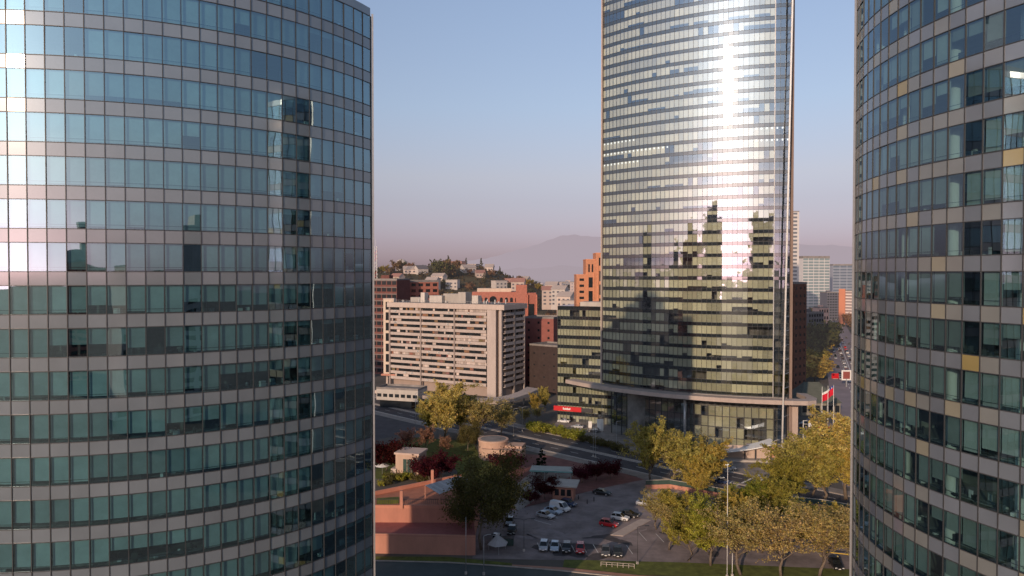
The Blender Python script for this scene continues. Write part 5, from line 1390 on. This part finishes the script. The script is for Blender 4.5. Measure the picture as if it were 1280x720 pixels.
# bollards
for i, (px, py) in enumerate(((714.5, 629), (723.5, 626.5), (734.5, 632), (743, 629))):
    x, y = G(px, py); t = thing('bollard', ['dark bollard nearest the guardhouse wall', 'dark bollard second from the guardhouse', 'dark bollard standing out towards the car park', 'dark bollard nearest the long black car'][i], 'bollard', (x, y, 0), 0, 'bollards by the guardhouse')
    b = MB(); b.tube([(0, 0, 0), (0, 0, 1.0), (0, 0, 1.15)], [.12, .12, .07], 10); b.build('post', M['darkmetal'], t, smooth=True, recentre=False)
    b = MB(); b.cyl((0, 0), .18, 0, .08, 10); b.build('base', M['conc'], t, recentre=False)
# white pillars of signs and small boxes
def pylon(label, px, py, w, h, m, cat='sign', name='sign_pylon'):
    x, y = G(px, py); t = thing(name, label, cat, (x, y, 0))
    b = MB(); b.box((0, 0, .12), (w * .7, .5, .24)); b.build('base', M['conc'], t, recentre=False)
    b = MB(); b.box((0, 0, .24 + h / 2), (w, .3, h)); b.build('panel', m, t, recentre=False)
pylon('white sign pylon beside the left column of the ring canopy', 750.5, 540, 2.2, 4.0, M['white'])
pylon('small white sign pylon before the annex', 738, 536, 1.2, 2.2, M['white'])
pylon('white notice box on the terracotta wall beside the right tower', 1007, 644, 1.0, 1.5, M['white']); pylon('second white notice box on the terracotta wall, farther right', 1027, 648, 1.0, 1.5, M['white'])
pylon('white box at the sunlit end of the left terracotta wall', 903, 630, 1.1, 1.4, M['white']); pylon('red billboard beside the far avenue', 1045, 474, 3.6, 2.6, M['red'], 'billboard', 'billboard')
x, y = G(1059, 484); t = thing('billboard', 'white framed billboard on a post where the avenue starts', 'billboard', (x, y, 0))
b = MB(); b.box((0, 0, 2), (.5, .5, 4)); b.build('post', M['metal'], t, recentre=False)
b = MB(); b.box((0, 0, 5.6), (4.6, .4, 4.8)); b.build('frame', M['white'], t, recentre=False)
b = MB(); b.box((0, -.22, 5.6), (3.3, .05, 3.5), 0, (.9, .75, .7)); b.build('panel', M['terrace'], t, recentre=False)
x, y = G(622, 692); t = thing('tarpaulin_tent', 'pale grey peaked tarpaulin tent in the shade beside the big dark tree', 'tent', (x, y, 0), R_(20))
b = MB(); ap = (0, 0, 3.4)
for i in range(6):
    a, c = 2 * math.pi * i / 6, 2 * math.pi * (i + 1) / 6
    b.face([(2.1 * math.cos(a), 2.1 * math.sin(a), 1.6), (2.1 * math.cos(c), 2.1 * math.sin(c), 1.6), ap])
b.build('cover', M['canvas'], t, recentre=False)
for i in range(3):
    a = 2 * math.pi * i / 3 + .3; b = MB(); b.cyl((1.9 * math.cos(a), 1.9 * math.sin(a)), .05, 0, 1.75, 6); b.build('post', M['metal'], t, recentre=False)
x, y = G(634, 684); t = thing('waste_container', 'green waste container beside the grey tent', 'container', (x, y, 0), R_(-5))
b = MB(); b.prism([(-1.3, -.7), (1.3, -.7), (1.3, .7), (-1.3, .7)], .2, 1.5); b.build('body', M['green'], t, recentre=False)
b = MB(); b.box((0, 0, 1.56), (2.7, 1.5, .12)); b.build('lid', M['darkmetal'], t, recentre=False)
x, y = G(477, 594); t = thing('parasol', 'white garden parasol at the left edge of the garden', 'parasol', (x, y, 0))
b = MB()
for i in range(8):
    a, c = 2 * math.pi * i / 8, 2 * math.pi * (i + 1) / 8; b.face([(2 * math.cos(a), 2 * math.sin(a), 2.3), (2 * math.cos(c), 2 * math.sin(c), 2.3), (0, 0, 3.2)])
b.build('canopy', M['white'], t, recentre=False); b = MB(); b.cyl((0, 0), .05, 0, 3.1, 6); b.build('pole', M['metal'], t, recentre=False)
# low rail fence on the lawn
t = thing('rail_fence', 'low pale rail fence on the lawn strip at the bottom', 'fence')
p, q = Vector(G(752, 711)), Vector(G(794, 714)); d = (q - p)
for k in range(7):
    s_ = p + d * k / 6; b = MB(); b.box((s_.x, s_.y, .45), (.1, .1, .9)); b.build('post', M['kerb'], t)
for z in (.5, .88):
    b = MB(); b.tube([(p.x, p.y, z), (q.x, q.y, z)], .05, 6); b.build('rail', M['kerb'], t)
base_at(t, (p.x, p.y, 0))
# flag poles and the flag
poles = [('white flag pole, leftmost of the three', 1028.8, 556, 484), ('white flag pole, middle of the three', 1036.2, 552.5, 483), ('white flag pole carrying the red flag, rightmost of the three', 1043.2, 546, 482)]
tops = []
for lab, px, pb, pt in poles:
    x, y = G(px, pb); h = ZT(pt, y); t = thing('flag_pole', lab, 'flag pole', (x, y, 0), 0, 'flag poles')
    b = MB(); b.tube([(0, 0, 0), (0, 0, h)], [.13, .07], 8); b.build('pole', M['white'], t, smooth=True, recentre=False)
    b = MB(); b.cyl((0, 0), .35, 0, .4, 12); b.build('base', M['conc'], t, recentre=False)
    b = MB(); b.tube([(0, 0, h), (0, 0, h + .12), (0, 0, h + .22)], [.1, .12, .04], 8); b.build('finial', M['metal'], t, recentre=False)
    tops.append((x, y, h))
fx, fy, fz = tops[2]
fl = thing('flag', 'red flag with white band and blue star corner on the right flag pole', 'flag', (fx, fy, fz - 4.6))
fb = MB(); nu, nv = 18, 12; FWd, FHt = 4.6, 3.1
def fpt(u, v):
    return (-.1 - u * FWd * .80, .28 * math.sin(u * 7 + v * 1.5) * u, 4.5 - v * FHt - u * FWd * .58 + .12 * math.sin(u * 9))
for i in range(nu):
    for j in range(nv):
        u0, u1, v0, v1 = i / nu, (i + 1) / nu, j / nv, (j + 1) / nv
        mi = 1 if v0 >= .24 else (2 if u0 < .30 else 0)
        fb.face([fpt(u0, v0), fpt(u1, v0), fpt(u1, v1), fpt(u0, v1)], (1, 1, 1), mi)
fb.build('cloth', [M['white'], mat('flag_red', (.62, .012, .035), .8, .05), mat('flag_blue', (.02, .04, .25), .8, .05)], fl, smooth=True, recentre=False)
sb = MB(); pts_ = []
for i in range(10):
    r_ = .11 if i % 2 == 0 else .045; a = math.pi / 2 + i * math.pi / 5; u, v = .15 - r_ * math.cos(a) * FHt / FWd, .16 - r_ * math.sin(a)
    q_ = fpt(u, v); pts_.append((q_[0], q_[1] - .03, q_[2]))
sb.face(pts_); sb.build('star', M['white'], fl, recentre=False)
# gantry frame and small masts by the flag poles
for lab, px, pb, pt in (('thin white mast left of the white van', 1005.5, 552, 526), ('short white ladder mast beside the flag poles', 1012.5, 551, 536)):
    x, y = G(px, pb); h = ZT(pt, y); t = thing('mast', lab, 'mast', (x, y, 0)); b = MB(); b.tube([(0, 0, 0), (0, 0, h)], .12, 6); b.build('pole', M['white'], t, recentre=False)
    b = MB(); b.box((.6, 0, h - .1), (1.4, .12, .12)); b.box((.6, 0, h - 1.2), (1.2, .1, .1)); b.build('crossbar', M['white'], t, recentre=False)

# ================================================================== light, sky, camera
SUN_AZ, SUN_EL = 25.5, 14.0       # degrees left of straight behind the camera, above the horizon
sd = Vector((-math.sin(R_(SUN_AZ)) * math.cos(R_(SUN_EL)), -math.cos(R_(SUN_AZ)) * math.cos(R_(SUN_EL)), math.sin(R_(SUN_EL))))
sun = bpy.data.lights.new('sun', 'SUN'); sun.energy = 3.4; sun.angle = R_(.55); sun.color = (1.0, .73, .52)
so = bpy.data.objects.new('sun', sun); COL.objects.link(so); so.rotation_euler = (-sd).to_track_quat('-Z', 'Y').to_euler(); so.location = (0, 0, 300)
W = bpy.data.worlds.new('World'); sc.world = W; W.use_nodes = True
nt = W.node_tree; L = nt.links.new
for n in list(nt.nodes): nt.nodes.remove(n)
wo = nt.nodes.new('ShaderNodeOutputWorld'); bg = nt.nodes.new('ShaderNodeBackground')
sky = nt.nodes.new('ShaderNodeTexSky'); sky.sky_type = 'NISHITA'; sky.sun_disc = False
sky.sun_elevation = R_(SUN_EL); sky.sun_rotation = R_(180 + SUN_AZ); sky.altitude = 600; sky.air_density = 1.0; sky.dust_density = 1.5; sky.ozone_density = 1.2
tc = nt.nodes.new('ShaderNodeTexCoord'); sx = nt.nodes.new('ShaderNodeSeparateXYZ'); L(tc.outputs['Generated'], sx.inputs[0])
cr = nt.nodes.new('ShaderNodeValToRGB'); L(sx.outputs['Z'], cr.inputs[0])
SKY_RAMP = [(0.0, (.75, .585, .80)), (.04, (.77, .62, .82)), (.13, (1.02, .91, 1.0)), (.22, (1.06, 1.13, 1.30)), (.36, (1.14, 1.30, 1.58)), (1.0, (.8, 1.0, 1.2))]
el = cr.color_ramp.elements
while len(el) < len(SKY_RAMP): el.new(.5)
for e, (p, c) in zip(el, SKY_RAMP): e.position = p; e.color = (*c, 1)
mu = nt.nodes.new('ShaderNodeMix'); mu.data_type = 'RGBA'; mu.blend_type = 'MULTIPLY'; mu.inputs['Factor'].default_value = 1
hsv = nt.nodes.new('ShaderNodeHueSaturation'); hsv.inputs['Saturation'].default_value = .54; L(sky.outputs[0], hsv.inputs['Color']); L(hsv.outputs[0], mu.inputs['A']); L(cr.outputs[0], mu.inputs['B']); L(mu.outputs['Result'], bg.inputs[0])
bg.inputs[1].default_value = SKY_STRENGTH
L(bg.outputs[0], wo.inputs[0])
cam = bpy.data.cameras.new('camera'); cam.sensor_width = 36; cam.lens = 36 * F / 1280; cam.clip_start = .5; cam.clip_end = 40000
co = bpy.data.objects.new('camera', cam); COL.objects.link(co); co.location = (0, 0, H)
co.rotation_euler = (R_(90) - math.atan(18 / F), 0, 0)
sc.camera = co
sc.view_settings.view_transform = 'Standard'; sc.view_settings.look = 'None'; sc.view_settings.exposure = 0; sc.view_settings.gamma = 1
cy = sc.cycles
cy.use_denoising = True
try: cy.denoiser = 'OPENIMAGEDENOISE'; cy.denoising_input_passes = 'RGB_ALBEDO_NORMAL'
except Exception: pass
cy.max_bounces = 10; cy.transparent_max_bounces = 24; cy.diffuse_bounces = 3; cy.glossy_bounces = 4; cy.transmission_bounces = 4
cy.sample_clamp_indirect = 4.0; cy.sample_clamp_direct = 0; cy.caustics_reflective = False; cy.caustics_refractive = False; cy.blur_glossy = .3
